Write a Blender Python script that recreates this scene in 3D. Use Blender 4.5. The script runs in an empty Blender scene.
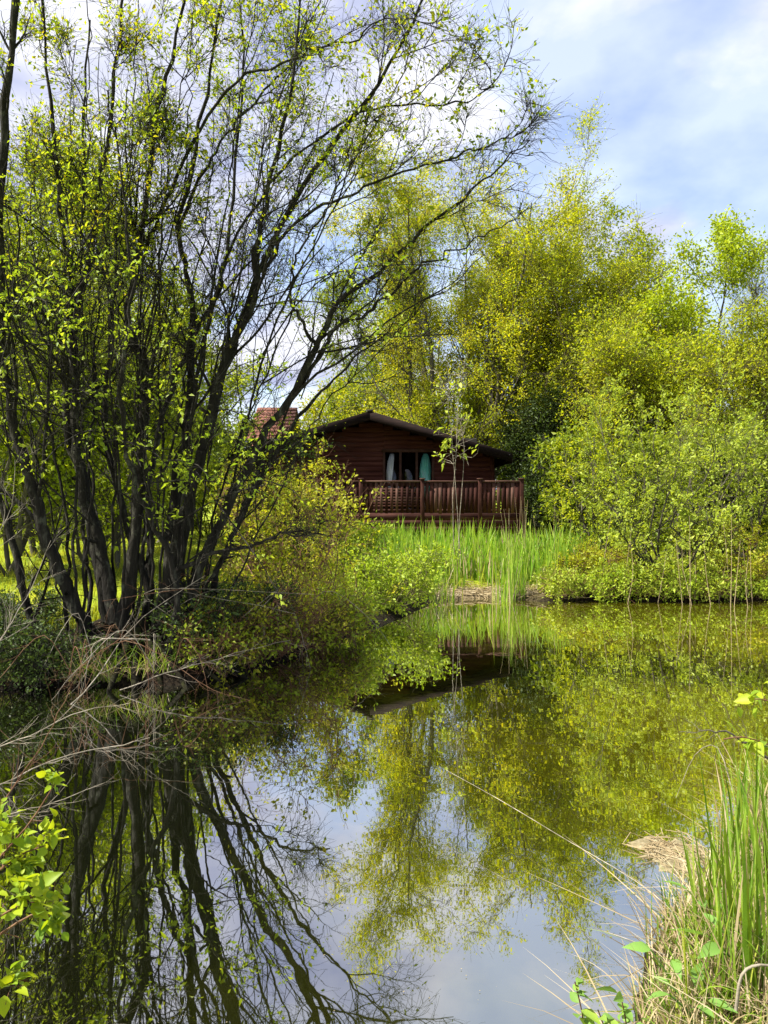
import bpy, math, random
import numpy as np
from mathutils import Vector

rng = np.random.default_rng(7)
random.seed(7)
R = math.radians
C = bpy.context.scene.collection
sc = bpy.context.scene

# ------------------------------------------------------------------ camera
CAMH, F, HZ = 1.8, 770.0, 500.0
cam_d = bpy.data.cameras.new('camera')
cam = bpy.data.objects.new('camera', cam_d)
C.objects.link(cam)
cam.location = (0, 0, CAMH)
cam.rotation_euler = (R(90), 0, 0)
cam_d.sensor_fit = 'VERTICAL'
cam_d.sensor_height = 36.0
cam_d.lens = 36.0 * F / 1024
cam_d.shift_y = -(512 - HZ) / 1024
cam_d.clip_start = 0.05
cam_d.clip_end = 2000
sc.camera = cam

# ------------------------------------------------------------------ sky, sun, exposure
SUN_EL, SUN_AZ = 54.0, 262.0        # azimuth clockwise from +Y (seen from above)
sun_dir = Vector((math.sin(R(SUN_AZ)) * math.cos(R(SUN_EL)), math.cos(R(SUN_AZ)) * math.cos(R(SUN_EL)), math.sin(R(SUN_EL))))
world = bpy.data.worlds.new('World')
sc.world = world
world.use_nodes = True
nt = world.node_tree
nt.nodes.clear()
def wn(t, **k):
    n = nt.nodes.new(t)
    for a, b in k.items():
        setattr(n, a, b)
    return n
w_out = wn('ShaderNodeOutputWorld')
w_bg = wn('ShaderNodeBackground')
w_bg.inputs['Strength'].default_value = 0.105
w_sky = wn('ShaderNodeTexSky', sky_type='NISHITA', sun_disc=False)
w_sky.sun_elevation = R(SUN_EL)
w_sky.sun_rotation = R(SUN_AZ)
w_sky.air_density = 1.15
w_sky.dust_density = 0.6
w_sky.ozone_density = 1.5
w_tc = wn('ShaderNodeTexCoord')
w_sep = wn('ShaderNodeSeparateXYZ')
nt.links.new(w_tc.outputs['Generated'], w_sep.inputs[0])
w_z = wn('ShaderNodeMath', operation='MAXIMUM'); w_z.inputs[1].default_value = 0.0
nt.links.new(w_sep.outputs['Z'], w_z.inputs[0])
w_za = wn('ShaderNodeMath', operation='ADD'); w_za.inputs[1].default_value = 0.35
nt.links.new(w_z.outputs[0], w_za.inputs[0])
w_div = wn('ShaderNodeVectorMath', operation='DIVIDE')
w_cmb = wn('ShaderNodeCombineXYZ')
for k in range(3):
    nt.links.new(w_za.outputs[0], w_cmb.inputs[k])
nt.links.new(w_tc.outputs['Generated'], w_div.inputs[0])
nt.links.new(w_cmb.outputs[0], w_div.inputs[1])
w_map = wn('ShaderNodeMapping')
w_map.inputs['Location'].default_value = (-4.98, 3.71, 0.0)
nt.links.new(w_div.outputs[0], w_map.inputs['Vector'])
w_n = wn('ShaderNodeTexNoise')
w_n.inputs['Scale'].default_value = 2.6
w_n.inputs['Detail'].default_value = 7
w_n.inputs['Roughness'].default_value = 0.52
w_n.inputs['Distortion'].default_value = 0.25
nt.links.new(w_map.outputs[0], w_n.inputs['Vector'])
# cloud bank thicker towards -X
w_b = wn('ShaderNodeMath', operation='MULTIPLY_ADD')
w_b.inputs[1].default_value = -0.34
nt.links.new(w_sep.outputs['X'], w_b.inputs[0])
nt.links.new(w_n.outputs['Fac'], w_b.inputs[2])
w_r = wn('ShaderNodeValToRGB')
w_r.color_ramp.elements[0].position = 0.43
w_r.color_ramp.elements[0].color = (0.5, 0.5, 0.5, 1)
w_r.color_ramp.elements[1].position = 0.55
w_r.color_ramp.elements[1].color = (1, 1, 1, 1)
nt.links.new(w_b.outputs[0], w_r.inputs[0])
w_n2 = wn('ShaderNodeTexNoise')
w_n2.inputs['Scale'].default_value = 4.5
w_n2.inputs['Detail'].default_value = 5
nt.links.new(w_map.outputs[0], w_n2.inputs['Vector'])
w_cc = wn('ShaderNodeValToRGB')
w_cc.color_ramp.elements[0].position = 0.35
w_cc.color_ramp.elements[0].color = (1.75, 1.95, 2.95, 1)
w_cc.color_ramp.elements[1].position = 0.6
w_cc.color_ramp.elements[1].color = (3.8, 3.85, 4.2, 1)
nt.links.new(w_n2.outputs['Fac'], w_cc.inputs[0])
w_mix = wn('ShaderNodeMix', data_type='RGBA')
nt.links.new(w_r.outputs['Color'], w_mix.inputs['Factor'])
nt.links.new(w_sky.outputs[0], w_mix.inputs[6])
nt.links.new(w_cc.outputs[0], w_mix.inputs[7])
nt.links.new(w_mix.outputs[2], w_bg.inputs['Color'])
nt.links.new(w_bg.outputs[0], w_out.inputs[0])

sun_l = bpy.data.lights.new('sun', 'SUN')
sun_l.energy = 5.0
sun_l.angle = R(0.5)
sun_l.color = (1.0, 0.95, 0.86)
sun = bpy.data.objects.new('sun', sun_l)
C.objects.link(sun)
sun.rotation_euler = sun_dir.to_track_quat('Z', 'Y').to_euler()
sc.view_settings.view_transform = 'Standard'
sc.view_settings.look = 'None'
sc.view_settings.exposure = 1.5
sc.view_settings.gamma = 1.0
sc.view_settings.use_curve_mapping = False
sc.render.engine = 'CYCLES'
sc.cycles.max_bounces = 6
sc.cycles.diffuse_bounces = 3
sc.cycles.glossy_bounces = 3
sc.cycles.transmission_bounces = 3
sc.cycles.sample_clamp_indirect = 6

# ------------------------------------------------------------------ materials
def new_mat(name):
    m = bpy.data.materials.new(name)
    m.use_nodes = True
    t = m.node_tree
    t.nodes.clear()
    o = t.nodes.new('ShaderNodeOutputMaterial')
    return m, t, o

def ramp(t, cols, pos=None):
    r = t.nodes.new('ShaderNodeValToRGB')
    e = r.color_ramp.elements
    n = len(cols)
    while len(e) < n:
        e.new(0.5)
    for i, c in enumerate(cols):
        e[i].position = pos[i] if pos else i / (n - 1)
        e[i].color = (*c, 1)
    return r

def noise(t, scale, detail=4, rough=0.55, coord='Object', stretch=None):
    tc = t.nodes.new('ShaderNodeTexCoord')
    n = t.nodes.new('ShaderNodeTexNoise')
    n.inputs['Scale'].default_value = scale
    n.inputs['Detail'].default_value = detail
    n.inputs['Roughness'].default_value = rough
    src = tc.outputs[coord]
    if stretch:
        mp = t.nodes.new('ShaderNodeMapping')
        mp.inputs['Scale'].default_value = stretch
        t.links.new(src, mp.inputs[0])
        src = mp.outputs[0]
    t.links.new(src, n.inputs['Vector'])
    return n

def surf_mat(name, cols, scale=6, rough=0.8, bump=0.3, bscale=None, stretch=None, spec=0.3, dist=0.02, lichen=None):
    m, t, o = new_mat(name)
    b = t.nodes.new('ShaderNodeBsdfPrincipled')
    n = noise(t, scale, 6, 0.6, stretch=stretch)
    r = ramp(t, cols, [0.3 + 0.4 * i / (len(cols) - 1) for i in range(len(cols))])
    t.links.new(n.outputs['Fac'], r.inputs[0])
    t.links.new(r.outputs[0], b.inputs['Base Color'])
    b.inputs['Roughness'].default_value = rough
    b.inputs['Specular IOR Level'].default_value = spec
    if bump:
        n2 = noise(t, bscale or scale * 3, 5, 0.6, stretch=stretch)
        bp = t.nodes.new('ShaderNodeBump')
        bp.inputs['Strength'].default_value = bump
        bp.inputs['Distance'].default_value = dist
        t.links.new(n2.outputs['Fac'], bp.inputs['Height'])
        t.links.new(bp.outputs[0], b.inputs['Normal'])
    if lichen:
        n4 = noise(t, 7, 5, 0.7)
        r4 = ramp(t, [(0, 0, 0), (1, 1, 1)], [0.56, 0.66])
        t.links.new(n4.outputs['Fac'], r4.inputs[0])
        x4 = t.nodes.new('ShaderNodeMix'); x4.data_type = 'RGBA'
        x4.inputs[7].default_value = (*lichen, 1)
        t.links.new(r4.outputs[0], x4.inputs[0]); t.links.new(r.outputs[0], x4.inputs[6])
        t.links.new(x4.outputs[2], b.inputs['Base Color'])
    t.links.new(b.outputs[0], o.inputs[0])
    return m

def leaf_mat(name, cols, trans=0.45, tint=(1.25, 1.15, 0.5), clump=0.7, rough=0.5, spec=0.25):
    """per leaf random colour plus soft clump-to-clump variation"""
    m, t, o = new_mat(name)
    g = t.nodes.new('ShaderNodeNewGeometry')
    n = noise(t, clump, 3, 0.6)
    a = t.nodes.new('ShaderNodeMath'); a.operation = 'MULTIPLY_ADD'
    a.inputs[1].default_value = 1.5
    a.inputs[2].default_value = -0.25
    t.links.new(n.outputs['Fac'], a.inputs[0])
    mx = t.nodes.new('ShaderNodeMix'); mx.data_type = 'FLOAT'
    mx.inputs[0].default_value = 0.5
    t.links.new(a.outputs[0], mx.inputs[2])
    t.links.new(g.outputs['Random Per Island'], mx.inputs[3])
    r = ramp(t, cols, [0.15 + 0.7 * i / (len(cols) - 1) for i in range(len(cols))])
    t.links.new(mx.outputs[0], r.inputs[0])
    b = t.nodes.new('ShaderNodeBsdfPrincipled')
    b.inputs['Roughness'].default_value = rough
    b.inputs['Specular IOR Level'].default_value = spec
    t.links.new(r.outputs[0], b.inputs['Base Color'])
    tr = t.nodes.new('ShaderNodeBsdfTranslucent')
    ml = t.nodes.new('ShaderNodeMix'); ml.data_type = 'RGBA'; ml.blend_type = 'MULTIPLY'
    ml.inputs[0].default_value = 1.0
    ml.inputs[7].default_value = (*tint, 1)
    t.links.new(r.outputs[0], ml.inputs[6])
    t.links.new(ml.outputs[2], tr.inputs[0])
    ms = t.nodes.new('ShaderNodeMixShader')
    ms.inputs[0].default_value = trans
    t.links.new(b.outputs[0], ms.inputs[1])
    t.links.new(tr.outputs[0], ms.inputs[2])
    t.links.new(ms.outputs[0], o.inputs[0])
    return m

M = {}
M['bark_dark'] = surf_mat('bark_dark', [(0.005, 0.004, 0.003), (0.013, 0.011, 0.008), (0.020, 0.018, 0.013), (0.07, 0.068, 0.05)], 16, 0.95, 1.0, 30, (1, 1, 0.22), 0.2, 0.03, (0.060, 0.062, 0.042))
M['bark_moss'] = surf_mat('bark_moss', [(0.004, 0.0035, 0.0025), (0.010, 0.009, 0.005), (0.024, 0.026, 0.008)], 7, 0.95, 0.8, 24, None, 0.1)
M['bark_grey'] = surf_mat('bark_grey', [(0.04, 0.035, 0.025), (0.08, 0.07, 0.05), (0.13, 0.12, 0.09)], 5, 0.9, 0.6, 20, (1, 1, 0.3), 0.15)
M['bark_olive'] = surf_mat('bark_olive', [(0.06, 0.055, 0.02), (0.11, 0.095, 0.04), (0.15, 0.13, 0.07)], 4, 0.9, 0.5, 20, (1, 1, 0.3), 0.15)
M['twig_pale'] = surf_mat('twig_pale', [(0.10, 0.085, 0.06), (0.22, 0.19, 0.14), (0.42, 0.37, 0.29)], 12, 0.8, 0.3, 40, None, 0.2)
M['twig_red'] = surf_mat('twig_red', [(0.07, 0.03, 0.015), (0.14, 0.07, 0.035), (0.22, 0.14, 0.08)], 8, 0.8, 0.3, 40, None, 0.2)
L = {}
L['willow'] = leaf_mat('willow_leaf', [(0.13, 0.22, 0.012), (0.23, 0.33, 0.014), (0.36, 0.42, 0.02), (0.40, 0.32, 0.02)], 0.58, clump=0.8)
L['willow_low'] = leaf_mat('willow_low_leaf', [(0.17, 0.27, 0.02), (0.28, 0.38, 0.025), (0.40, 0.47, 0.05)], 0.5, clump=0.8)
L['gold'] = leaf_mat('golden_willow_leaf', [(0.20, 0.30, 0.012), (0.34, 0.41, 0.012), (0.45, 0.47, 0.015), (0.48, 0.41, 0.02)], 0.55, clump=0.3)
L['olive'] = leaf_mat('olive_leaf', [(0.20, 0.29, 0.012), (0.35, 0.41, 0.014), (0.48, 0.48, 0.03)], 0.55, clump=0.45)
L['ash'] = leaf_mat('ash_leaf', [(0.20, 0.30, 0.012), (0.32, 0.41, 0.012), (0.43, 0.49, 0.02)], 0.5, clump=0.5)
L['elder'] = leaf_mat('elder_leaf', [(0.19, 0.27, 0.025), (0.30, 0.38, 0.03), (0.42, 0.48, 0.07)], 0.45, clump=0.9)
L['mid'] = leaf_mat('mid_green_leaf', [(0.11, 0.17, 0.012), (0.19, 0.26, 0.015), (0.29, 0.33, 0.02)], 0.5, clump=0.4)
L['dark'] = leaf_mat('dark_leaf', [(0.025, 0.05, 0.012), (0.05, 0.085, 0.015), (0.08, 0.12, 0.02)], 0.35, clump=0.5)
L['lime'] = leaf_mat('lime_leaf', [(0.13, 0.24, 0.03), (0.25, 0.34, 0.015), (0.38, 0.42, 0.02)], 0.5, clump=4.0)
L['bramble'] = leaf_mat('bramble_leaf', [(0.20, 0.27, 0.015), (0.35, 0.38, 0.02), (0.47, 0.45, 0.04)], 0.5, clump=1.2)
L['marsh'] = leaf_mat('marsh_leaf', [(0.18, 0.28, 0.015), (0.29, 0.40, 0.02), (0.40, 0.48, 0.07)], 0.45, clump=1.5)
L['iris'] = leaf_mat('iris_blade', [(0.09, 0.20, 0.015), (0.18, 0.34, 0.025), (0.30, 0.44, 0.05), (0.40, 0.44, 0.10)], 0.45, clump=2.5)
L['grass'] = leaf_mat('grass_blade', [(0.17, 0.22, 0.015), (0.29, 0.32, 0.02), (0.40, 0.39, 0.04)], 0.45, clump=0.5)
L['sedge'] = leaf_mat('sedge_blade', [(0.07, 0.15, 0.012), (0.14, 0.25, 0.016), (0.22, 0.31, 0.03), (0.38, 0.38, 0.06)], 0.4, clump=3.0)
L['nettle'] = leaf_mat('nettle_leaf', [(0.11, 0.21, 0.04), (0.18, 0.31, 0.06), (0.30, 0.38, 0.04)], 0.4, clump=5.0)
L['straw'] = leaf_mat('dry_straw', [(0.22, 0.16, 0.08), (0.36, 0.28, 0.15), (0.52, 0.45, 0.30)], 0.25, (1.1, 1.0, 0.8), clump=3.0)
L['dock'] = leaf_mat('dock_leaf', [(0.10, 0.20, 0.04), (0.16, 0.30, 0.06), (0.22, 0.37, 0.09)], 0.4, clump=5.0)

# ------------------------------------------------------------------ mesh helpers
def P(px, py, Y):
    """a point at distance Y, read off the photograph"""
    return np.array([(px - 384.0) / F * Y, Y, CAMH - (py - HZ) / F * Y])

def tag(o, label=None, cat=None, group=None, kind=None):
    if label: o['label'] = label
    if cat: o['category'] = cat
    if group: o['group'] = group
    if kind: o['kind'] = kind
    return o

def empty(name, loc, label, cat, group=None):
    o = bpy.data.objects.new(name, None)
    C.objects.link(o)
    o.location = loc
    o.empty_display_size = 0.1
    return tag(o, label, cat, group)

def obj_np(name, V, faces_list, mat, parent=None, smooth=False):
    """faces_list: list of int arrays (n, k)"""
    me = bpy.data.meshes.new(name)
    V = np.asarray(V, dtype=np.float64)
    if parent is not None:
        V = V - np.array(parent_world(parent))
    me.vertices.add(len(V))
    me.vertices.foreach_set('co', V.astype(np.float32).ravel())
    loops = np.concatenate([f.ravel() for f in faces_list]).astype(np.int32)
    tot = np.concatenate([np.full(len(f), f.shape[1], np.int32) for f in faces_list])
    start = np.concatenate([[0], np.cumsum(tot)[:-1]]).astype(np.int32)
    me.loops.add(len(loops))
    me.loops.foreach_set('vertex_index', loops)
    me.polygons.add(len(tot))
    me.polygons.foreach_set('loop_start', start)
    me.polygons.foreach_set('loop_total', tot)
    if smooth:
        me.polygons.foreach_set('use_smooth', np.ones(len(tot), bool))
    me.update(calc_edges=True)
    me.materials.append(mat)
    o = bpy.data.objects.new(name, me)
    C.objects.link(o)
    if parent is not None:
        o.parent = parent
    return o

def parent_world(p):
    v = Vector((0, 0, 0))
    while p is not None:
        v += p.location
        p = p.parent
    return v

def norm(a):
    return a / np.maximum(np.linalg.norm(a, axis=-1, keepdims=True), 1e-9)

class MB:
    """collects boxes / prisms into one mesh"""
    def __init__(s):
        s.v, s.q, s.t = [], [], []
    def box(s, x0, x1, y0, y1, z0, z1):
        b = len(s.v)
        for z in (z0, z1):
            s.v += [(x0, y0, z), (x1, y0, z), (x1, y1, z), (x0, y1, z)]
        s.q += [[b + i for i in f] for f in ((0, 3, 2, 1), (4, 5, 6, 7), (0, 1, 5, 4), (1, 2, 6, 5), (2, 3, 7, 6), (3, 0, 4, 7))]
        return s
    def hexa(s, p):
        """8 points: four below, four above, each ring counter clockwise"""
        b = len(s.v)
        s.v += [tuple(q) for q in p]
        s.q += [[b + i for i in f] for f in ((0, 3, 2, 1), (4, 5, 6, 7), (0, 1, 5, 4), (1, 2, 6, 5), (2, 3, 7, 6), (3, 0, 4, 7))]
        return s
    def build(s, name, mat, parent=None, bevel=0.0):
        o = obj_np(name, np.array(s.v), [np.array(s.q)], mat, parent)
        if bevel:
            m = o.modifiers.new('edge', 'BEVEL')
            m.width = bevel
            m.segments = 1
        return o

def resample(ctrl, K):
    """catmull-rom through control points, K points"""
    c = np.asarray(ctrl, float)
    n = len(c)
    if n == 2:
        t = np.linspace(0, 1, K)[:, None]
        return c[0] * (1 - t) + c[1] * t
    e = np.vstack([2 * c[0] - c[1], c, 2 * c[-1] - c[-2]])
    u = np.linspace(0, n - 1 - 1e-6, K)
    i = u.astype(int)
    f = (u - i)[:, None]
    p0, p1, p2, p3 = e[i], e[i + 1], e[i + 2], e[i + 3]
    return 0.5 * (2 * p1 + (p2 - p0) * f + (2 * p0 - 5 * p1 + 4 * p2 - p3) * f ** 2 + (3 * p1 - p0 - 3 * p2 + p3) * f ** 3)

def tubes(pts, rad, sides):
    """pts (M,K,3), rad (M,K) -> verts, quad faces"""
    Mn, K, _ = pts.shape
    tan = norm(np.gradient(pts, axis=1))
    main = norm(pts[:, -1] - pts[:, 0])
    ref = np.cross(main, rng.normal(size=(Mn, 3)))
    ref = norm(ref)[:, None, :]
    u = norm(np.cross(tan, np.broadcast_to(ref, tan.shape)))
    w = np.cross(tan, u)
    a = np.arange(sides) / sides * 2 * np.pi
    rs = rad[:, :, None, None] * np.ones((1, 1, sides, 1))
    if sides >= 8:      # knobbly stems
        rs = rs * (1 + 0.09 * rng.normal(size=(Mn, K, sides, 1)) + 0.08 * rng.normal(size=(Mn, K, 1, 1)))
    V = pts[:, :, None, :] + rs * (u[:, :, None, :] * np.cos(a)[None, None, :, None] + w[:, :, None, :] * np.sin(a)[None, None, :, None])
    idx = np.arange(Mn * K * sides).reshape(Mn, K, sides)
    nx = np.roll(idx, -1, axis=2)
    Q = np.stack([idx[:, :-1], nx[:, :-1], nx[:, 1:], idx[:, 1:]], axis=-1).reshape(-1, 4)
    return V.reshape(-1, 3), Q

def join_tubes(sets):
    V, Q, n = [], [], 0
    for pts, rad, s in sets:
        v, q = tubes(pts, rad, s)
        V.append(v); Q.append(q + n); n += len(v)
    return np.vstack(V), np.vstack(Q)

def sprout(pts, rad, n, t0=0.25, t1=0.98, ang=(30, 60), Lf=0.5, fall=0.5, wander=0.12, up=0.08, rr=0.5, K=6, rmin=0.002, absL=None, end=0.35):
    """children of every branch: n each (may be fractional)"""
    Mn, K0, _ = pts.shape
    plen = np.linalg.norm(np.diff(pts, axis=1), axis=2).sum(1)
    cnt = np.floor(np.broadcast_to(n, (Mn,)) + rng.random(Mn)).astype(int)
    idx = np.repeat(np.arange(Mn), cnt)
    N = len(idx)
    t = t0 + (t1 - t0) * rng.random(N)
    x = t * (K0 - 1)
    i = np.minimum(x.astype(int), K0 - 2)
    f = (x - i)[:, None]
    pos = pts[idx, i] * (1 - f) + pts[idx, i + 1] * f
    tan = norm(pts[idx, i + 1] - pts[idx, i])
    r = rad[idx, i] * (1 - f[:, 0]) + rad[idx, i + 1] * f[:, 0]
    q = rng.normal(size=(N, 3))
    perp = norm(q - (q * tan).sum(1, keepdims=True) * tan)
    a = np.radians(rng.uniform(ang[0], ang[1], N))[:, None]
    d = np.cos(a) * tan + np.sin(a) * perp
    base = plen[idx] * Lf if absL is None else np.full(N, absL)
    Ln = base * (1 - fall * t) * rng.uniform(0.6, 1.3, N)
    out = np.empty((N, K, 3))
    out[:, 0] = pos
    st = (Ln / (K - 1))[:, None]
    for k in range(1, K):
        d = d + wander * rng.normal(size=(N, 3))
        d[:, 2] += up
        d = norm(d)
        out[:, k] = out[:, k - 1] + d * st
    r0 = np.maximum(r * rr, rmin)
    ra = np.maximum(r0[:, None] * np.linspace(1, end, K)[None, :], rmin * 0.6)
    return out, ra

def leaf_pts(pts, n, t0=0.15, jit=0.03):
    Mn, K0, _ = pts.shape
    cnt = np.floor(np.broadcast_to(n, (Mn,)) + rng.random(Mn)).astype(int)
    idx = np.repeat(np.arange(Mn), cnt)
    N = len(idx)
    t = t0 + (1 - t0) * rng.random(N)
    x = t * (K0 - 1)
    i = np.minimum(x.astype(int), K0 - 2)
    f = (x - i)[:, None]
    pos = pts[idx, i] * (1 - f) + pts[idx, i + 1] * f + rng.normal(size=(N, 3)) * jit
    tan = norm(pts[idx, i + 1] - pts[idx, i])
    return pos, tan

def leaves(pos, tan, size=0.05, width=0.5, var=0.35, rnd=0.8, droop=0.15, up=0.6, fold=0.18, fine=False):
    """leaf faces folded along the midrib: kite of two triangles, or (fine) an ovate blade of eight faces"""
    N = len(pos)
    d = norm(tan * 0.7 + rng.normal(size=(N, 3)) * rnd + np.array([0, 0, -droop]))
    nn = rng.normal(size=(N, 3)) * 0.6 + np.array([0, 0, up])
    s = norm(np.cross(d, nn))
    nn = np.cross(s, d)
    l = size * (1 + var * rng.normal(size=N)).clip(0.4, 1.9)
    w = l * width
    l, w = l[:, None], w[:, None]
    if not fine:
        a = pos
        b = pos + d * l * 0.45 + s * w * 0.5 + nn * l * fold
        c = pos + d * l
        e = pos + d * l * 0.45 - s * w * 0.5 + nn * l * fold
        V = np.stack([a, b, c, e], 1).reshape(-1, 3)
        k = np.arange(N)[:, None] * 4
        return V, np.vstack([k + np.array([0, 1, 2]), k + np.array([0, 2, 3])])
    T = np.array([0, .10, .32, .6, .83, 1.0])
    Wd = np.array([0.0, .55, 1.0, .82, .36, 0.0]) * 0.5
    curl = (0.12 + 0.22 * rng.random(N))[:, None]
    V = []
    for j, (tt, ww) in enumerate(zip(T, Wd)):
        mid = pos + d * l * tt - nn * l * curl * tt * tt
        V.append(mid)
        if 0 < j < 5:
            V.append(mid + s * w * ww + nn * w * ww * fold * 2.2)
            V.append(mid - s * w * ww + nn * w * ww * fold * 2.2)
    V = np.stack(V, 1)
    nv = V.shape[1]
    k = np.arange(N)[:, None] * nv
    # order: 0 base; 1,2,3 ; 4,5,6 ; 7,8,9 ; 10,11,12 ; 13 tip
    tri = [(0, 2, 1), (0, 1, 3), (10, 11, 13), (10, 13, 12)]
    quad = []
    for a in (1, 4, 7):
        quad += [(a, a + 1, a + 4, a + 3), (a, a + 3, a + 5, a + 2)]
    Tn = np.vstack([k + np.array(x) for x in tri])
    Qn = np.vstack([k + np.array(x) for x in quad])
    return V.reshape(-1, 3), (Tn, Qn)

def blades(pos, height, width, lean=0.25, bend=0.4, segs=5, az=None, hvar=0.25, tipw=0.06):
    """long strap leaves (N): curved tapering strips"""
    N = len(pos)
    h = height * (1 + hvar * rng.normal(size=N)).clip(0.45, 1.6)
    if az is None:
        az = rng.random(N) * 2 * np.pi
    out = np.stack([np.cos(az), np.sin(az), np.zeros(N)], 1)
    tw = rng.random(N) * 2 * np.pi
    side = np.stack([np.cos(tw), np.sin(tw), np.zeros(N)], 1)
    ln = (lean * np.abs(rng.normal(size=N)))[:, None]
    bd = (bend * rng.random(N) ** 2)[:, None]
    w = width * rng.uniform(0.6, 1.3, N)
    V = np.empty((N, segs + 1, 2, 3))
    for k in range(segs + 1):
        t = k / segs
        c = pos + np.array([0, 0, 1.0]) * (h[:, None] * (t - bd * 0.55 * t ** 3)) + out * h[:, None] * (ln * t + bd * t ** 2.4)
        ww = (w * (1 - t ** 2.2) * 0.5 * (0.7 + 0.6 * min(t * 3, 1) * 0.5) + w * tipw * 0.5)[:, None]
        V[:, k, 0] = c - side * ww
        V[:, k, 1] = c + side * ww
    idx = np.arange(N * (segs + 1) * 2).reshape(N, segs + 1, 2)
    Q = np.stack([idx[:, :-1, 0], idx[:, :-1, 1], idx[:, 1:, 1], idx[:, 1:, 0]], -1).reshape(-1, 4)
    return V.reshape(-1, 3), Q

def in_poly(x, y, poly):
    inside = np.zeros(x.shape, bool)
    n = len(poly)
    for i in range(n):
        x0, y0 = poly[i]; x1, y1 = poly[(i + 1) % n]
        c = (y0 > y) != (y1 > y)
        inside ^= c & (x < (x1 - x0) * (y - y0) / (y1 - y0 + 1e-12) + x0)
    return inside

def poly_dist(x, y, poly):
    d = np.full(x.shape, 1e9)
    n = len(poly)
    for i in range(n):
        a = np.array(poly[i]); b = np.array(poly[(i + 1) % n])
        e = b - a
        t = (((x - a[0]) * e[0] + (y - a[1]) * e[1]) / (e @ e)).clip(0, 1)
        d = np.minimum(d, np.hypot(x - a[0] - t * e[0], y - a[1] - t * e[1]))
    return d

# ------------------------------------------------------------------ ground and pond
shore = [(-1.1, 1.7), (-2.6, 2.6), (-3.9, 4.2), (-5.4, 6.2), (-4.0, 7.25), (-2.9, 7.45), (-1.9, 7.6), (-1.15, 8.6), (-0.55, 10.2), (0.35, 12.0),
         (0.95, 13.6), (1.9, 14.1), (2.9, 13.6), (3.9, 13.7), (5.2, 13.6), (7.5, 13.7), (10, 13.2), (14, 12.5), (15, 9), (10, 7.6), (5.5, 7.0), (3.8, 6.0),
         (2.85, 5.2), (2.12, 4.3), (1.72, 3.75), (1.28, 3.35), (1.0, 2.9), (0.78, 2.5), (0.5, 1.8)]
shore = [tuple(p[:2]) for p in resample([(a, b, 0) for a, b in shore + [shore[0]]], 150)][:-1]
_j = rng.normal(size=(len(shore), 2)) * .045
shore = [(a + j[0], b + j[1]) for (a, b), j in zip(shore, _j)]

def wobble(x, y):
    return (np.sin(x * 3.1 + 1.3 * np.sin(y * 2.3)) * np.cos(y * 2.7 + np.sin(x * 1.9)) + 0.5 * np.sin(x * 7.3 + y * 5.1))

def ground_z(x, y):
    x = np.asarray(x, float); y = np.asarray(y, float)
    ins = in_poly(x, y, shore)
    d = poly_dist(x, y, shore)
    land = 0.02 + 0.30 * (1 - np.exp(-d / 0.55)) + 0.22 * np.clip((d - 1) / 8, 0, 1) + 0.035 * wobble(x, y) * np.clip(d / 0.5, 0, 1)
    # low muddy shelf in front of the irises
    sh = np.exp(-(((x - 2.0) / 2.2) ** 2 + ((y - 14.6) / 1.1) ** 2))
    land = land * (1 - 0.75 * sh) + 0.05 * sh
    # raised root mound under the multi-stemmed willow
    land = land + 0.28 * np.exp(-(((x + 2.75) / 0.8) ** 2 + ((y - 8.3) / 0.5) ** 2))
    far = np.clip((np.hypot(x, y - 10) - 60) / 200, 0, 1)
    land = land + far * 3 * (1 + np.sin(x * 0.02) * np.cos(y * 0.017))
    bed = -0.03 - 0.5 * (1 - np.exp(-d / 0.8))
    return np.where(ins, bed, land)

def axis(lo, a, b, hi, fine):
    mid = np.arange(a, b + 1e-6, fine)
    def outw(s, e):
        o, st, p = [], fine, s
        while p < e:
            st *= 1.18
            p += st
            o.append(p)
        return np.array(o)
    return np.concatenate([(-outw(-a, -lo))[::-1], mid, outw(b, hi)])
gx = axis(-420, -9, 12, 420, 0.16)
gy = axis(-120, 0.5, 26, 600, 0.16)
GX, GY = np.meshgrid(gx, gy)
GZ = ground_z(GX, GY)
nx_, ny_ = len(gx), len(gy)
ii = np.arange(nx_ * ny_).reshape(ny_, nx_)
Q = np.stack([ii[:-1, :-1], ii[:-1, 1:], ii[1:, 1:], ii[1:, :-1]], -1).reshape(-1, 4)

gm, t, o = new_mat('ground')
b = t.nodes.new('ShaderNodeBsdfPrincipled')
b.inputs['Roughness'].default_value = 0.95
b.inputs['Specular IOR Level'].default_value = 0.1
n1 = noise(t, 1.3, 6, 0.65)
n3 = noise(t, 30, 4, 0.6)
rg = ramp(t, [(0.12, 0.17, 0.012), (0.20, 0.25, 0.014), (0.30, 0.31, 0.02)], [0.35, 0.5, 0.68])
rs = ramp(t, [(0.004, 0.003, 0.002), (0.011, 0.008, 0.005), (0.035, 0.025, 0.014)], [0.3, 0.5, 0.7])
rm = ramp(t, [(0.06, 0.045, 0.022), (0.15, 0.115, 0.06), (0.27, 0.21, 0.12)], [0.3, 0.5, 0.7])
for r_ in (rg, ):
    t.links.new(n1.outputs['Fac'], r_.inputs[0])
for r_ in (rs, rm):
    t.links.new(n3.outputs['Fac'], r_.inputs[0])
def attr(nm):
    a = t.nodes.new('ShaderNodeAttribute'); a.attribute_name = nm; return a
m1 = t.nodes.new('ShaderNodeMix'); m1.data_type = 'RGBA'
m2 = t.nodes.new('ShaderNodeMix'); m2.data_type = 'RGBA'
t.links.new(attr('soil').outputs['Fac'], m1.inputs[0])
t.links.new(rg.outputs[0], m1.inputs[6]); t.links.new(rs.outputs[0], m1.inputs[7])
t.links.new(attr('mud').outputs['Fac'], m2.inputs[0])
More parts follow.
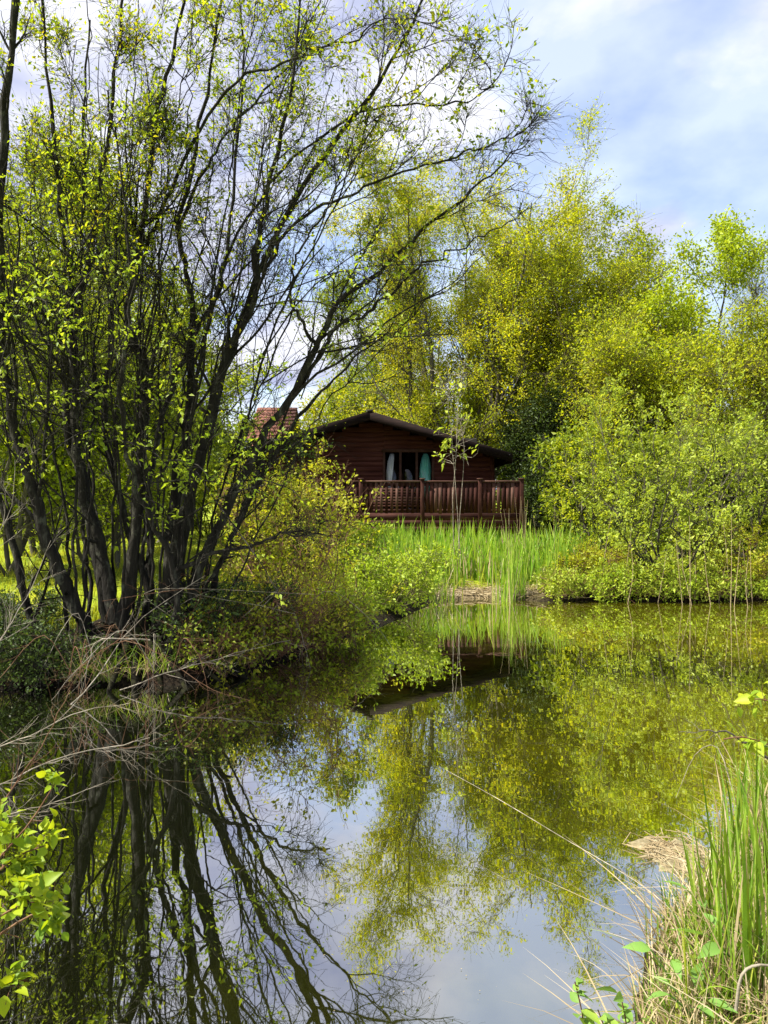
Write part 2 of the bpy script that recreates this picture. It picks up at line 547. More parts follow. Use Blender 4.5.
t.links.new(m1.outputs[2], m2.inputs[6]); t.links.new(rm.outputs[0], m2.inputs[7])
t.links.new(m2.outputs[2], b.inputs['Base Color'])
bp = t.nodes.new('ShaderNodeBump'); bp.inputs['Strength'].default_value = 0.6; bp.inputs['Distance'].default_value = 0.04
t.links.new(n3.outputs['Fac'], bp.inputs['Height']); t.links.new(bp.outputs[0], b.inputs['Normal'])
t.links.new(b.outputs[0], o.inputs[0])
M['ground'] = gm

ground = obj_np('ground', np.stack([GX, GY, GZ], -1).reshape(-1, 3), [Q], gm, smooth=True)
tag(ground, kind='structure')
gd = poly_dist(GX, GY, shore)
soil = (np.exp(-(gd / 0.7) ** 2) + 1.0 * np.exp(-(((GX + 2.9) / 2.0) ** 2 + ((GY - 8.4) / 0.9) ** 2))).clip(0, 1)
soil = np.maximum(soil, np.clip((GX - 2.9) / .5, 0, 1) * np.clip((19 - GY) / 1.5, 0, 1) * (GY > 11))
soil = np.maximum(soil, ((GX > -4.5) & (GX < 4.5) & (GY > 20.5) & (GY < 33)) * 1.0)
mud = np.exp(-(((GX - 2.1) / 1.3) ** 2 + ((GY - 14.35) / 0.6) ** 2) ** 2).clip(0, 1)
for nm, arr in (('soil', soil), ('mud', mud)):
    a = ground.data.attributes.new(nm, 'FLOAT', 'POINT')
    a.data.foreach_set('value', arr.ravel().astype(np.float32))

# water
wm, t, o = new_mat('pond_water')
df = t.nodes.new('ShaderNodeBsdfDiffuse')
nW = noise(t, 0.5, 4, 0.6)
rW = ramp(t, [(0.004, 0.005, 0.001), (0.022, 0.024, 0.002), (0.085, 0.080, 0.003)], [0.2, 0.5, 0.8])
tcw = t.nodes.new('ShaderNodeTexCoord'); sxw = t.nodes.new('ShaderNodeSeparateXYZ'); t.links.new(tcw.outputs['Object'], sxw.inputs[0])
mw = t.nodes.new('ShaderNodeMapRange'); mw.inputs[1].default_value = -2.5; mw.inputs[2].default_value = 2.5   # willow shade painted into the murk colour: dark at left, sunlit olive at right
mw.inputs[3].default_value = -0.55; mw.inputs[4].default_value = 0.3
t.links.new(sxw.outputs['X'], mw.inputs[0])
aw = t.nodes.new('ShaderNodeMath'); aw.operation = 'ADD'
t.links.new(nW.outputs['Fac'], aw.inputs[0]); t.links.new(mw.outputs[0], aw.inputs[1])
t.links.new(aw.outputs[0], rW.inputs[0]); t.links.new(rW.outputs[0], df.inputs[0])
gl = t.nodes.new('ShaderNodeBsdfGlossy'); gl.inputs['Roughness'].default_value = 0.012
gl.inputs['Color'].default_value = (0.98, 0.98, 1.0, 1)
lw = t.nodes.new('ShaderNodeLayerWeight'); lw.inputs['Blend'].default_value = 0.5
pw = t.nodes.new('ShaderNodeMath'); pw.operation = 'POWER'; pw.inputs[1].default_value = 1.6
t.links.new(lw.outputs['Facing'], pw.inputs[0])
mr = t.nodes.new('ShaderNodeMapRange')
mr.inputs[3].default_value = 0.28; mr.inputs[4].default_value = 0.95
t.links.new(pw.outputs[0], mr.inputs[0])
ms = t.nodes.new('ShaderNodeMixShader')
t.links.new(mr.outputs[0], ms.inputs[0]); t.links.new(df.outputs[0], ms.inputs[1]); t.links.new(gl.outputs[0], ms.inputs[2])
nB = noise(t, 2.2, 3, 0.5)
bp = t.nodes.new('ShaderNodeBump'); bp.inputs['Strength'].default_value = 0.045; bp.inputs['Distance'].default_value = 0.02
t.links.new(nB.outputs['Fac'], bp.inputs['Height'])
t.links.new(bp.outputs[0], gl.inputs['Normal'])
t.links.new(ms.outputs[0], o.inputs[0])
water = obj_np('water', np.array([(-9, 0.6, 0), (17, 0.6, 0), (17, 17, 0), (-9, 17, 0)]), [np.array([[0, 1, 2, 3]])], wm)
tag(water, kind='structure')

# ------------------------------------------------------------------ trees
def gz(x, y):
    return float(ground_z(np.array([x]), np.array([y]))[0])

def auto_stems(base, n, H, spread, r0, K=12, lean=(0, 0), foot=0.15, vase=0.8, wob=0.03):
    """n stems fanning from one foot"""
    S, Rr = [], []
    a0 = rng.random() * 6.28
    for i in range(n):
        a = a0 + 6.283 * i / n + rng.normal() * 0.3
        rad = spread * (0.45 + 0.55 * rng.random()) if n > 1 else spread * 0.2
        h = H * (1 - 0.25 * rng.random()) if n > 1 else H
        e = np.array([math.cos(a) * rad + lean[0], math.sin(a) * rad + lean[1], h])
        p0 = np.array(base) + np.array([math.cos(a), math.sin(a), 0]) * foot * (n > 1) + np.array([0, 0, -0.08])
        ts = np.linspace(0, 1, 6)
        pts = [p0 + np.array([e[0] * t ** vase, e[1] * t ** vase, e[2] * t]) + rng.normal(size=3) * wob * H * (0 < t < 1) for t in ts]
        S.append(resample(pts, K))
        rr = r0 * (1 - 0.25 * rng.random())
        Rr.append(rr * (1 - 0.88 * np.linspace(0, 1, K) ** 0.8))
    return np.array(S), np.array(Rr)

def plant(name, label, cat, base, stems, lv, leaf, wood_mat, leaf_m, group=None, wood='trunk', crown='crown', sides=(9, 5, 4, 3), extra_leaf=None, twig_mat=None):
    """a tree or shrub: stems (each a part), the finer wood as branches, the leaves as crown"""
    root = empty(name, tuple(float(v) for v in base), label, cat, group)
    S, Rd = stems
    sets = []
    p, r = S, Rd
    allv = [(p, r)]
    for k, d in enumerate(lv):
        p, r = sprout(p, r, **d)
        allv.append((p, r))
        sets.append((p, r, sides[min(k + 1, len(sides) - 1)]))
    for i in range(len(S)):
        v, q = tubes(S[i:i + 1], Rd[i:i + 1], sides[0])
        obj_np(wood, v, [q], wood_mat, root, smooth=True)
    if sets:
        v, q = join_tubes(sets)
        obj_np('branches', v, [q], twig_mat or wood_mat, root, smooth=True)
    n = leaf.pop('n'); jit = leaf.pop('jit', 0.03); t0 = leaf.pop('t0', 0.1); fine = leaf.get('fine', False)
    lp, lt = leaf_pts(p, n * rng.gamma(0.55, 1 / 0.55, len(p)), t0, jit)
    n2 = leaf.pop('n2', 0)
    if n2:
        lp2, lt2 = leaf_pts(allv[-2][0], n2, 0.3, jit)
        lp = np.vstack([lp, lp2]); lt = np.vstack([lt, lt2])
    keep = leaf.pop('keep', None)
    if keep is not None:
        k = keep(lp); lp, lt = lp[k], lt[k]
    V, T = leaves(lp, lt, **leaf)
    obj_np(crown, V, list(T) if fine else [T], leaf_m, root, smooth=fine)
    return root, allv

# --- the big multi-stemmed willow at the water's edge
W = 8.1
def stem(pts, r0, r1, K=22):
    c = [P(*p) for p in pts]
    s = resample(c, K)
    return s, r0 + (r1 - r0) * np.linspace(0, 1, K) ** 0.75
st = [
    stem([(112, 668, 8.0), (92, 623, 7.9), (66, 569, 7.8), (35, 475, 7.7), (8, 370, 7.6), (2, 200, 7.5), (6, 40, 7.4), (16, -120, 7.3)], 0.125, 0.045),
    stem([(78, 672, 8.2), (60, 645, 8.2), (45, 628, 8.2), (22, 575, 8.2), (3, 505, 8.2), (-30, 400, 8.2), (-60, 250, 8.1), (-70, 60, 8.0)], 0.10, 0.03),
    stem([(118, 665, 8.15), (108, 600, 8.15), (84, 506, 8.2), (64, 420, 8.2), (62, 350, 8.2), (70, 290, 8.2), (60, 230, 8.1), (52, 120, 8.0), (40, -30, 7.9)], 0.13, 0.02),
    stem([(124, 668, 8.0), (114, 600, 8.0), (96, 506, 8.05), (86, 428, 8.1), (80, 340, 8.1), (98, 240, 8.2), (106, 168, 8.2), (118, 90, 8.2), (130, -60, 8.2)], 0.12, 0.018),
    stem([(134, 668, 7.9), (132, 600, 7.9), (142, 514, 7.9), (148, 428, 7.9), (143, 350, 7.9), (136, 312, 7.9), (145, 250, 7.9), (148, 210, 7.85), (160, 117, 7.8), (176, 60, 7.7), (196, -60, 7.6)], 0.115, 0.022),
    stem([(150, 660, 8.3), (152, 600, 8.4), (122, 510, 8.5), (106, 430, 8.6), (112, 330, 8.7), (100, 250, 8.8), (84, 150, 8.9), (90, 20, 9.0)], 0.085, 0.015),
    stem([(164, 668, 8.05), (168, 584, 8.1), (173, 506, 8.2), (184, 428, 8.2), (189, 350, 8.2), (190, 280, 8.2), (180, 228, 8.2), (196, 140, 8.1), (214, 30, 8.0), (225, -80, 7.9)], 0.105, 0.016),
    stem([(152, 670, 7.85), (160, 600, 7.8), (178, 522, 7.75), (203, 447, 7.7), (220, 388, 7.7), (240, 340, 7.7), (254, 300, 7.6), (259, 242, 7.6), (270, 188, 7.5), (292, 100, 7.4), (300, 0, 7.3)], 0.125, 0.016),
    stem([(176, 665, 8.2), (180, 590, 8.2), (196, 500, 8.1), (216, 430, 8.0), (232, 360, 7.9), (262, 270, 7.8), (300, 196, 7.6), (350, 125, 7.4), (392, 60, 7.2), (424, 0, 7.0), (440, -40, 6.9)], 0.10, 0.012),
    stem([(184, 668, 7.95), (196, 575, 7.9), (234, 487, 7.9), (266, 430, 7.8), (296, 385, 7.8), (318, 342, 7.7), (338, 300, 7.6), (388, 258, 7.5), (425, 222, 7.4), (462, 195, 7.3), (500, 165, 7.25), (530, 140, 7.2)], 0.095, 0.006, 26),
    stem([(196, 668, 8.3), (212, 590, 8.3), (246, 508, 8.3), (280, 440, 8.2), (310, 400, 8.2), (350, 360, 8.0), (390, 330, 7.9)], 0.065, 0.012),
    stem([(186, 655, 7.8), (178, 600, 7.7), (186, 568, 7.6), (242, 546, 7.4), (286, 529, 7.3), (330, 536, 7.2)], 0.06, 0.01),
    stem([(140, 668, 8.4), (146, 560, 8.6), (152, 460, 8.8), (170, 380, 9.0), (214, 290, 9.2), (232, 180, 9.3), (240, 60, 9.4), (236, -60, 9.4)], 0.08, 0.014),
    stem([(170, 662, 7.7), (176, 610, 7.6), (168, 560, 7.5), (128, 470, 7.2), (122, 380, 7.0), (130, 300, 6.9), (120, 200, 6.8), (108, 90, 6.7)], 0.06, 0.01),
]
st += [
    stem([(188, 440, 8.1), (206, 350, 8.0), (232, 250, 7.9), (290, 165, 7.6), (360, 118, 7.4), (440, 100, 7.2), (486, 92, 7.1), (490, 66, 7.1)], 0.035, 0.006),
    stem([(145, 250, 7.9), (172, 160, 7.7), (230, 80, 7.4), (300, 55, 7.2), (340, 45, 7.1), (390, 20, 7.0), (450, 32, 6.9)], 0.032, 0.006),
    stem([(296, 385, 7.8), (330, 330, 7.6), (372, 300, 7.5), (420, 262, 7.4), (470, 236, 7.3), (520, 218, 7.2)], 0.035, 0.006),
    stem([(262, 270, 7.8), (300, 215, 7.5), (350, 190, 7.4), (400, 165, 7.3), (455, 150, 7.2), (490, 146, 7.1), (515, 132, 7.1), (530, 116, 7.1)], 0.03, 0.005),
    stem([(318, 342, 7.7), (300, 290, 7.4), (312, 230, 7.2), (350, 170, 7.1), (372, 110, 7.0)], 0.03, 0.006),
    stem([(180, 228, 8.2), (210, 150, 8.0), (262, 90, 7.8), (310, 20, 7.6), (340, -50, 7.5)], 0.03, 0.007),
]
for k in range(26):
    b0 = rng.uniform(60, 205); yb = rng.uniform(7.7, 8.6)
    b0 = 62 + 140 * (k + rng.random()) / 26
    tx = -70 + 510 * (k + rng.random()) / 26 + rng.normal() * 50
    ty = rng.uniform(-60, 160) + max(0, tx - 260) * 0.5
    dY = rng.normal() * 0.5
    ctl = [(b0, 668, yb)]
    for u in (0.25, 0.5, 0.75, 1.0):
        ctl.append((b0 + (tx - b0) * u ** 1.35 + rng.normal() * 9, 668 + (ty - 668) * u, yb + dY * u))
    st.append(stem(ctl, rng.uniform(0.02, 0.04), 0.007))
KW = 40
S = np.array([resample(s, KW) for s, _ in st])
Rd = np.array([np.interp(np.linspace(0, 1, KW), np.linspace(0, 1, len(r)), r) for _, r in st])
S[:, 1:-1] += rng.normal(size=(len(st), KW - 2, 3)) * 0.012
wv_ = np.cumsum(rng.normal(size=S.shape) * 0.014, axis=1)
S += wv_ - np.linspace(0, 1, KW)[None, :, None] * wv_[:, -1:]
Rd *= np.where(np.arange(len(st)) < 20, 1, 0.95)[:, None] * np.linspace(0.66, 0.60, KW)[None]
big = np.arange(len(st)) < 14
wil, wl = plant('willow_tree', 'multi-stemmed dark willow leaning over the pond edge, its thin olive crown against the sky', 'tree',
      (P(140, 668, 8.1)[0], 8.1, 0.35), (S, Rd),
      [dict(n=8.5, t0=0.3, t1=0.97, ang=(18, 50), Lf=0.33, fall=0.85, wander=0.13, up=0.06, rr=0.42, K=10, rmin=0.006),
       dict(n=8, t0=0.15, t1=0.98, ang=(25, 65), Lf=0.55, fall=0.5, wander=0.17, up=0.02, rr=0.5, K=7, rmin=0.0035),
       dict(n=5.5, t0=0.1, t1=0.99, ang=(25, 70), absL=0.34, fall=0.35, wander=0.2, up=0.02, rr=0.5, K=5, rmin=0.0019)],
      dict(n=5.0, size=0.040, width=0.52, jit=0.02, rnd=0.9, droop=0.1, up=0.3,
           keep=lambda p: rng.random(len(p)) < np.clip(0.05 + 0.18 * (p[:, 2] - 3.4), 0.05, 1.0) * np.clip(1.1 - 0.45 * np.maximum(p[:, 0] - 0.1, 0), 0.06, 1) * (0.55 + 0.9 * (np.sin(p[:, 0] * 2.1 + 1.0) * np.sin(p[:, 2] * 1.7) * 0.5 + 0.35))),
      M['bark_dark'], L['willow'], sides=(12, 6, 4, 3))
# gnarled stool where the stems meet
n_r, n_a = 22, 40
aa = np.linspace(0, 2 * np.pi, n_a, endpoint=False)
V = []
c0 = P(140, 668, 8.05)
for k in range(n_r):
    u = k / (n_r - 1)
    for a in aa:
        rr = (1.05 - 0.72 * u ** 0.6) * (1 + 0.16 * math.sin(5 * a + 2 * u) + 0.10 * math.sin(11 * a + 7 * u) + 0.06 * math.sin(23 * a + 13 * u))
        V.append((c0[0] + 0.02 + 0.62 * rr * math.cos(a), 8.02 + 0.44 * rr * math.sin(a), -0.05 + 0.62 * u + 0.05 * math.sin(7 * a + 9 * u)))
V.append((c0[0], 8.02, 0.56))
ii = np.arange(n_r * n_a).reshape(n_r, n_a); nx = np.roll(ii, -1, 1)
Qs = np.stack([ii[:-1], nx[:-1], nx[1:], ii[1:]], -1).reshape(-1, 4)
Ts = np.stack([ii[-1], nx[-1], np.full(n_a, n_r * n_a)], -1)
obj_np('root_stool', np.array(V), [Qs, Ts], M['bark_moss'], wil, smooth=True)

stp, stR = sprout(S[:14], Rd[:14], n=5, t0=0.05, t1=0.6, ang=(40, 80), absL=0.13, fall=0.2, wander=0.2, up=0.05, rr=0.45, K=4, rmin=0.008, end=0.7)
for k in range(len(stp)):
    v, q = tubes(stp[k:k + 1], stR[k:k + 1], 6)
    obj_np('broken_stub', v, [q], M['bark_dark'], wil)
for k in range(16):
    a = -math.pi * (k + rng.random()) / 16 - 0.1
    e = c0 + np.array([(1.0 + rng.random() * .5) * math.cos(a), (.55 + .3 * rng.random()) * math.sin(a), 0])
    e[2] = -0.12
    m_ = c0 + (e - c0) * .55; m_[2] = .22 + .1 * rng.random()
    a0 = c0 + np.array([.35 * math.cos(a), .25 * math.sin(a), 0]); a0[2] = .5
    v, q = tubes(resample([a0, m_, e + rng.normal(size=3) * .03 + np.array([0, 0, .12]), e], 12)[None], np.linspace(.05, .012, 12)[None] * rng.uniform(.6, 1.2), 8)
    obj_np('root', v, [q], M['bark_moss'], wil, smooth=True)
# lower, brighter leafy shoots belong to the same willow
lowp, lowr = [], []
for (px, py, Y, dx, dz) in [(20, 330, 7.2, -.2, .4), (60, 345, 7.1, .1, .3), (110, 370, 7.0, .3, .2), (150, 400, 7.2, .2, .2), (30, 410, 7.2, -.2, .2), (90, 430, 7.3, .2, .1), (190, 480, 7.2, .4, .1), (240, 470, 7.3, .4, .2), (210, 440, 7.3, .4, .1), (50, 310, 7.4, .2, .3),
                            (130, 180, 7.4, .2, .3), (300, 300, 7.2, .5, .1), (345, 270, 7.1, .5, .1), (260, 480, 7.4, .3, .1), (170, 460, 7.1, .1, .1), (0, 380, 7.0, 0, .2), (10, 450, 7.0, 0, .2), (25, 345, 6.8, .1, .2), (55, 330, 6.7, .2, .2), (35, 300, 6.8, .1, .3), (5, 330, 6.8, .1, .2), (40, 270, 7.1, .1, .3), (70, 390, 6.9, .2, .1), (0, 300, 7.0, -.1, .3), (120, 440, 7.0, .2, .1), (85, 240, 7.2, .1, .3), (150, 500, 7.2, .2, .1), (20, 215, 7.2, 0, .3), (170, 340, 7.1, .3, .2), (215, 500, 7.1, .3, 0), (320, 350, 7.4, .4, 0), (230, 410, 7.3, .3, .2)]:
    a = P(px, py, Y)
    for k in range(2):
        d = np.array([dx, -0.25, dz]) + rng.normal(size=3) * 0.25
        lowp.append(resample([a - d * 0.9 + np.array([0, .5, -.1]), a, a + d * 0.8, a + d * 1.2 + np.array([0, 0, -.1])], 8))
        lowr.append(np.linspace(0.009, 0.003, 8))
lowp, lowr = np.array(lowp), np.array(lowr)
tp, tr_ = sprout(lowp, lowr, n=8, t0=0.2, ang=(25, 70), absL=0.28, fall=0.3, wander=0.2, up=0.05, rr=0.6, K=5, rmin=0.0022)
v, q = join_tubes([(lowp, lowr, 4), (tp, tr_, 3)])
obj_np('branches', v, [q], M['bark_dark'], wil)
lp, lt = leaf_pts(tp, 5, 0.1, 0.02)
V, T = leaves(lp, lt, size=0.048, width=0.5, rnd=0.8, up=0.8)
obj_np('leafy_shoots', V, [T], L['willow_low'], wil)

# --- trees beyond the cabin and to the sides
def bg_tree(name, label, px, Y, top, half, n, r0, leafm, bark, nl=5, size=0.1, lvn=(9, 8, 7), vase=0.8, group='trees behind the pond', up=0.06, jit=0.12, foot=0.25, L1=0.34, lean=(0, 0), width=0.55, t0=0.25, cat='tree', yb=None, droop=0.15, L3=0.9, wob=0.03):
    x = (px - 384) / F * Y
    z0 = gz(x, Y)
    H = CAMH - (top - HZ) / F * Y - z0
    hw = half / F * Y
    stems = auto_stems((x, Y, z0), n, H * 0.93, hw * 0.7, r0, lean=lean, foot=foot, vase=vase, wob=wob)
    return plant(name, label, cat, (x, Y, z0), stems,
                 [dict(n=lvn[0] * 1.25, t0=t0, t1=0.97, ang=(22, 60), Lf=L1, fall=0.5, wander=0.12, up=up, rr=0.42, K=8, rmin=0.012),
                  dict(n=lvn[1], t0=0.2, t1=0.98, ang=(25, 65), Lf=0.45, fall=0.45, wander=0.15, up=up * 0.6, rr=0.5, K=6, rmin=0.008),
                  dict(n=lvn[2] * 1.3, t0=0.15, t1=0.99, ang=(25, 70), absL=L3, fall=0.35, wander=0.18, up=up * 0.3, rr=0.5, K=4, rmin=0.005)],
                 dict(n=nl * 1.75, size=size * .74, width=width, jit=jit, rnd=0.9, droop=droop, up=0.25),
                 bark, leafm, group, sides=(8, 5, 3, 3))

bg_tree('willow_tree', 'tall fan-shaped golden green willow standing directly behind the cabin', 458, 29, 138, 165, 9, 0.18, L['gold'], M['bark_grey'], nl=7.5, size=0.10, lvn=(12, 9, 7), vase=0.85, wob=0.014, t0=0.12)
bg_tree('willow_tree', 'dense yellow green willow with upright twigs between the golden willow and the ash', 590, 27, 222, 90, 6, 0.15, L['olive'], M['bark_olive'], nl=5, size=0.11, lvn=(12, 8, 7), up=0.14, vase=0.9)
bg_tree('ash_tree', 'bright green airy ash topping the trees above the leafy bush', 668, 24, 228, 75, 4, 0.12, L['ash'], M['bark_grey'], nl=7, size=0.13, lvn=(10, 7, 6), jit=0.16, L3=0.6)
bg_tree('alder_tree', 'sparse thinly leaved alder showing grey twigs at the end of the treeline', 768, 26, 255, 60, 4, 0.10, L['olive'], M['bark_grey'], nl=2.2, size=0.09, lvn=(10, 8, 7))
bg_tree('sallow_tree', 'rounded olive sallow behind the leafy bush, below the sparse alder', 745, 21, 320, 90, 5, 0.11, L['olive'], M['bark_olive'], nl=5, size=0.10, lvn=(11, 8, 7))
bg_tree('sallow_tree', 'yellowish sallow filling the gap between bush and dense willow', 640, 22, 300, 75, 5, 0.10, L['olive'], M['bark_olive'], nl=5, size=0.10, lvn=(11, 8, 7), up=0.14)
bg_tree('sallow_tree', 'low yellow green sallow showing above the cabin roof ridge', 345, 36, 365, 75, 5, 0.12, L['gold'], M['bark_grey'], nl=5, size=0.14, lvn=(10, 8, 6))
bg_tree('maple_tree', 'light green tree seen through the stems of the multi-stemmed willow', 40, 17, 150, 125, 5, 0.10, L['ash'], M['bark_grey'], nl=6, size=0.11, lvn=(10, 8, 6))
bg_tree('maple_tree', 'smaller light green tree behind the dark willow stems, next to the lawn', 150, 22, 270, 110, 5, 0.12, L['ash'], M['bark_grey'], nl=5, size=0.13, lvn=(10, 8, 6))
bg_tree('holly_bush', 'dark green evergreen beside the far end of the cabin deck', 556, 26, 392, 52, 6, 0.07, L['dark'], M['bark_dark'], nl=7, size=0.10, lvn=(10, 8, 6), t0=0.05, cat='bush', group=None)
bg_tree('sallow_tree', 'mid green sallow between the golden willow and the dark evergreen', 530, 33, 330, 60, 5, 0.12, L['mid'], M['bark_grey'], nl=5, size=0.14, lvn=(10, 8, 6))
for px, Y, top, half, lab in [(250, 42, 405, 70, 'low distant green tree behind the red roofed house'), (60, 40, 400, 80, 'distant hedge tree at the back of the lawn below the maple'), (170, 40, 415, 70, 'distant hedge tree at the back of the lawn behind the willow stems'),
                              (-60, 26, 120, 90, 'green tree beyond the lawn at the edge of the picture'), (450, 46, 330, 90, 'far green tree glimpsed behind the golden willow'), (640, 40, 330, 110, 'far green tree behind the ash and dense willow'), (840, 24, 330, 100, 'olive tree past the sparse alder at the picture edge'), (20, 34, 395, 70, 'yellow green hedge tree at the back of the lawn beside the stems'), (110, 33, 410, 60, 'low hedge tree at the back of the lawn below the smaller maple'), (190, 34, 400, 60, 'rounded hedge tree at the back of the lawn left of the red roof'),
                              (600, 21, 440, 60, 'low tree filling the dark gap beside the deck and irises'), (385, 35, 262, 75, 'pale green tree rising over the cabin ridge beside the golden willow'), (575, 32, 205, 85, 'green tree filling the notch between golden willow and dense willow'), (520, 37, 425, 60, 'far hedge tree just past the end of the cabin roof'), (720, 19, 450, 60, 'low tree behind the reed stalks of the far bank')]:
    bg_tree('hedge_tree', lab, px, Y, top, half, 5, 0.12, L['mid'], M['bark_grey'], nl=4.5, size=0.16, lvn=(9, 7, 6), t0=0.08)

# --- bushes along the far bank
def bush(name, label, px, Y, top, half, leafm, bark, n=12, nl=6, size=0.07, lvn=(8, 7), r0=0.03, group=None, crown='foliage', vase=0.7, L3=0.4, up=0.03, width=0.55, t0=0.15, depth=None, jit=0.05, zb=None, wood='stem', upl=0.35):
    x = (px - 384) / F * Y
    z0 = max(gz(x, Y), 0.0)
    H = CAMH - (top - HZ) / F * Y - z0
    hw = half / F * Y
    stems = auto_stems((x, Y, z0), n, H * 0.92, hw * 0.85, r0, foot=hw * 0.22, vase=vase, wob=0.04)
    return plant(name, label, 'bush', (x, Y, z0), stems,
                 [dict(n=lvn[0], t0=t0, t1=0.98, ang=(25, 65), Lf=0.32, fall=0.4, wander=0.15, up=up, rr=0.5, K=6, rmin=0.004),
                  dict(n=lvn[1], t0=0.15, t1=0.99, ang=(25, 70), absL=L3, fall=0.3, wander=0.2, up=up, rr=0.5, K=4, rmin=0.003)],
                 dict(n=nl * 1.7, size=size * .74, width=width, jit=jit * .8, rnd=0.8, droop=0.1, up=upl),
                 bark, leafm, group, wood=wood, crown=crown, sides=(6, 4, 3, 3))

bush('elder_bush', 'big pale green leafy bush overhanging the far bank', 660, 15.6, 372, 88, L['elder'], M['bark_grey'], n=15, nl=6.5, size=0.085, lvn=(10, 7), L3=0.5, vase=0.8)
bush('elder_bush', 'leafy bush at the frame edge joining the big pale bush', 765, 16.6, 378, 80, L['elder'], M['bark_grey'], n=12, nl=5, size=0.085, lvn=(9, 7), L3=0.5, vase=0.85)
bush('elder_bush', 'slim young leafy bush standing between big pale bush and cabin', 592, 16.8, 400, 26, L['olive'], M['bark_grey'], n=7, nl=4, size=0.085, lvn=(8, 6), L3=0.4, vase=0.9)
bush('elder_bush', 'low part-shaded bush touching the water under the big pale bush', 665, 14.5, 490, 72, L['elder'], M['bark_dark'], n=11, nl=4, size=0.08, lvn=(8, 6), L3=0.4)
bush('bramble_bush', 'brownish bramble at the end of the iris bed beside the big bush', 606, 14.6, 540, 26, L['bramble'], M['twig_red'], n=14, nl=3, size=0.06, lvn=(8, 6), L3=0.3, r0=0.012)
bush('bramble_bush', 'sprawling yellow green bramble in front of the cabin deck', 290, 9.9, 462, 80, L['bramble'], M['twig_red'], n=16, nl=2.8, size=0.065, lvn=(8, 6), L3=0.4, r0=0.014, vase=0.6)
bush('bramble_bush', 'twiggy half bare bramble dipping into the water next to the willow', 262, 8.6, 560, 75, L['bramble'], M['twig_red'], n=16, nl=1.6, size=0.05, lvn=(7, 5), L3=0.3, r0=0.008, vase=0.5)
bush('sallow_bush', 'pale leafy marsh shrub between the bramble and the iris bed', 385, 12.3, 548, 52, L['marsh'], M['bark_olive'], n=20, nl=4.2, size=0.075, lvn=(8, 6), L3=0.36, r0=0.010, vase=0.6)
bush('sallow_bush', 'low light green marsh shrub spreading over the water below the bramble', 312, 10.1, 588, 58, L['marsh'], M['bark_olive'], n=20, nl=3.6, size=0.07, lvn=(8, 6), L3=0.36, r0=0.008, vase=0.5)
bush('sallow_bush', 'yellow green shrub growing at the foot of the deck', 330, 16.5, 520, 75, L['marsh'], M['bark_olive'], n=16, nl=4.5, size=0.09, lvn=(9, 7), L3=0.4, r0=0.012, vase=0.6)
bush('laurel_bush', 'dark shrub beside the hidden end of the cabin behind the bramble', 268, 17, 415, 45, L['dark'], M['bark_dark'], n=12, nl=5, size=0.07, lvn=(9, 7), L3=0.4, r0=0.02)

# ------------------------------------------------------------------ the cabin
def wood_mat(name, cols, stretch, scale=3.0, rough=0.7, bump=0.4):
    return surf_mat(name, cols, scale, 0.85, bump, scale * 4, stretch, 0.12, 0.01)
M['siding'] = wood_mat('stained_siding', [(0.034, 0.010, 0.007), (0.062, 0.019, 0.014), (0.09, 0.034, 0.025)], (0.4, 1, 5))
M['deck_wood'] = wood_mat('deck_wood', [(0.014, 0.005, 0.003), (0.036, 0.012, 0.008), (0.09, 0.038, 0.027)], (5, 5, 0.8))
M['deck_board'] = wood_mat('deck_board', [(0.022, 0.008, 0.006), (0.045, 0.016, 0.012), (0.09, 0.04, 0.03)], (0.5, 1, 6))
M['rail_wood'] = wood_mat('rail_wood', [(0.04, 0.018, 0.013), (0.08, 0.038, 0.028), (0.14, 0.085, 0.065)], (0.5, 1, 6))
def board_mat(name, cols):
    m, t, o = new_mat(name)
    g = t.nodes.new('ShaderNodeNewGeometry')
    n = noise(t, 4, 6, 0.65, stretch=(6, 6, 0.9))
    x = t.nodes.new('ShaderNodeMix'); x.data_type = 'FLOAT'; x.inputs[0].default_value = .5
    t.links.new(n.outputs['Fac'], x.inputs[2]); t.links.new(g.outputs['Random Per Island'], x.inputs[3])
    r = ramp(t, cols, [.2 + .6 * i / (len(cols) - 1) for i in range(len(cols))])
    t.links.new(x.outputs[0], r.inputs[0])
    b = t.nodes.new('ShaderNodeBsdfPrincipled'); b.inputs['Roughness'].default_value = .85; b.inputs['Specular IOR Level'].default_value = .12
    t.links.new(r.outputs[0], b.inputs['Base Color']); t.links.new(b.outputs[0], o.inputs[0])
    return m
M['picket_wood'] = board_mat('picket_wood', [(0.010, 0.004, 0.003), (0.032, 0.010, 0.007), (0.055, 0.020, 0.014), (0.11, 0.06, 0.045)])
M['fascia'] = wood_mat('fascia_wood', [(0.004, 0.002, 0.0015), (0.008, 0.0035, 0.0025), (0.018, 0.009, 0.006)], (1, 1, 5))
M['felt'] = surf_mat('roof_felt', [(0.012, 0.009, 0.007), (0.025, 0.018, 0.014), (0.05, 0.04, 0.032)], 5, 0.9, 0.5, 60)
M['frame_wood'] = wood_mat('window_frame_wood', [(0.04, 0.018, 0.012), (0.06, 0.028, 0.02), (0.08, 0.04, 0.03)], (2, 2, 2))
M['teal'] = surf_mat('teal_curtain', [(0.10, 0.42, 0.34), (0.16, 0.52, 0.42), (0.22, 0.6, 0.5)], 3, 0.9, 0.0)
M['white_cloth'] = surf_mat('white_curtain', [(0.55, 0.58, 0.56), (0.7, 0.72, 0.7), (0.8, 0.8, 0.78)], 3, 0.9, 0.0)
M['interior'] = surf_mat('cabin_inside', [(0.02, 0.018, 0.015), (0.035, 0.03, 0.025)], 3, 0.9, 0.0)
gm_, t, o = new_mat('window_glass')
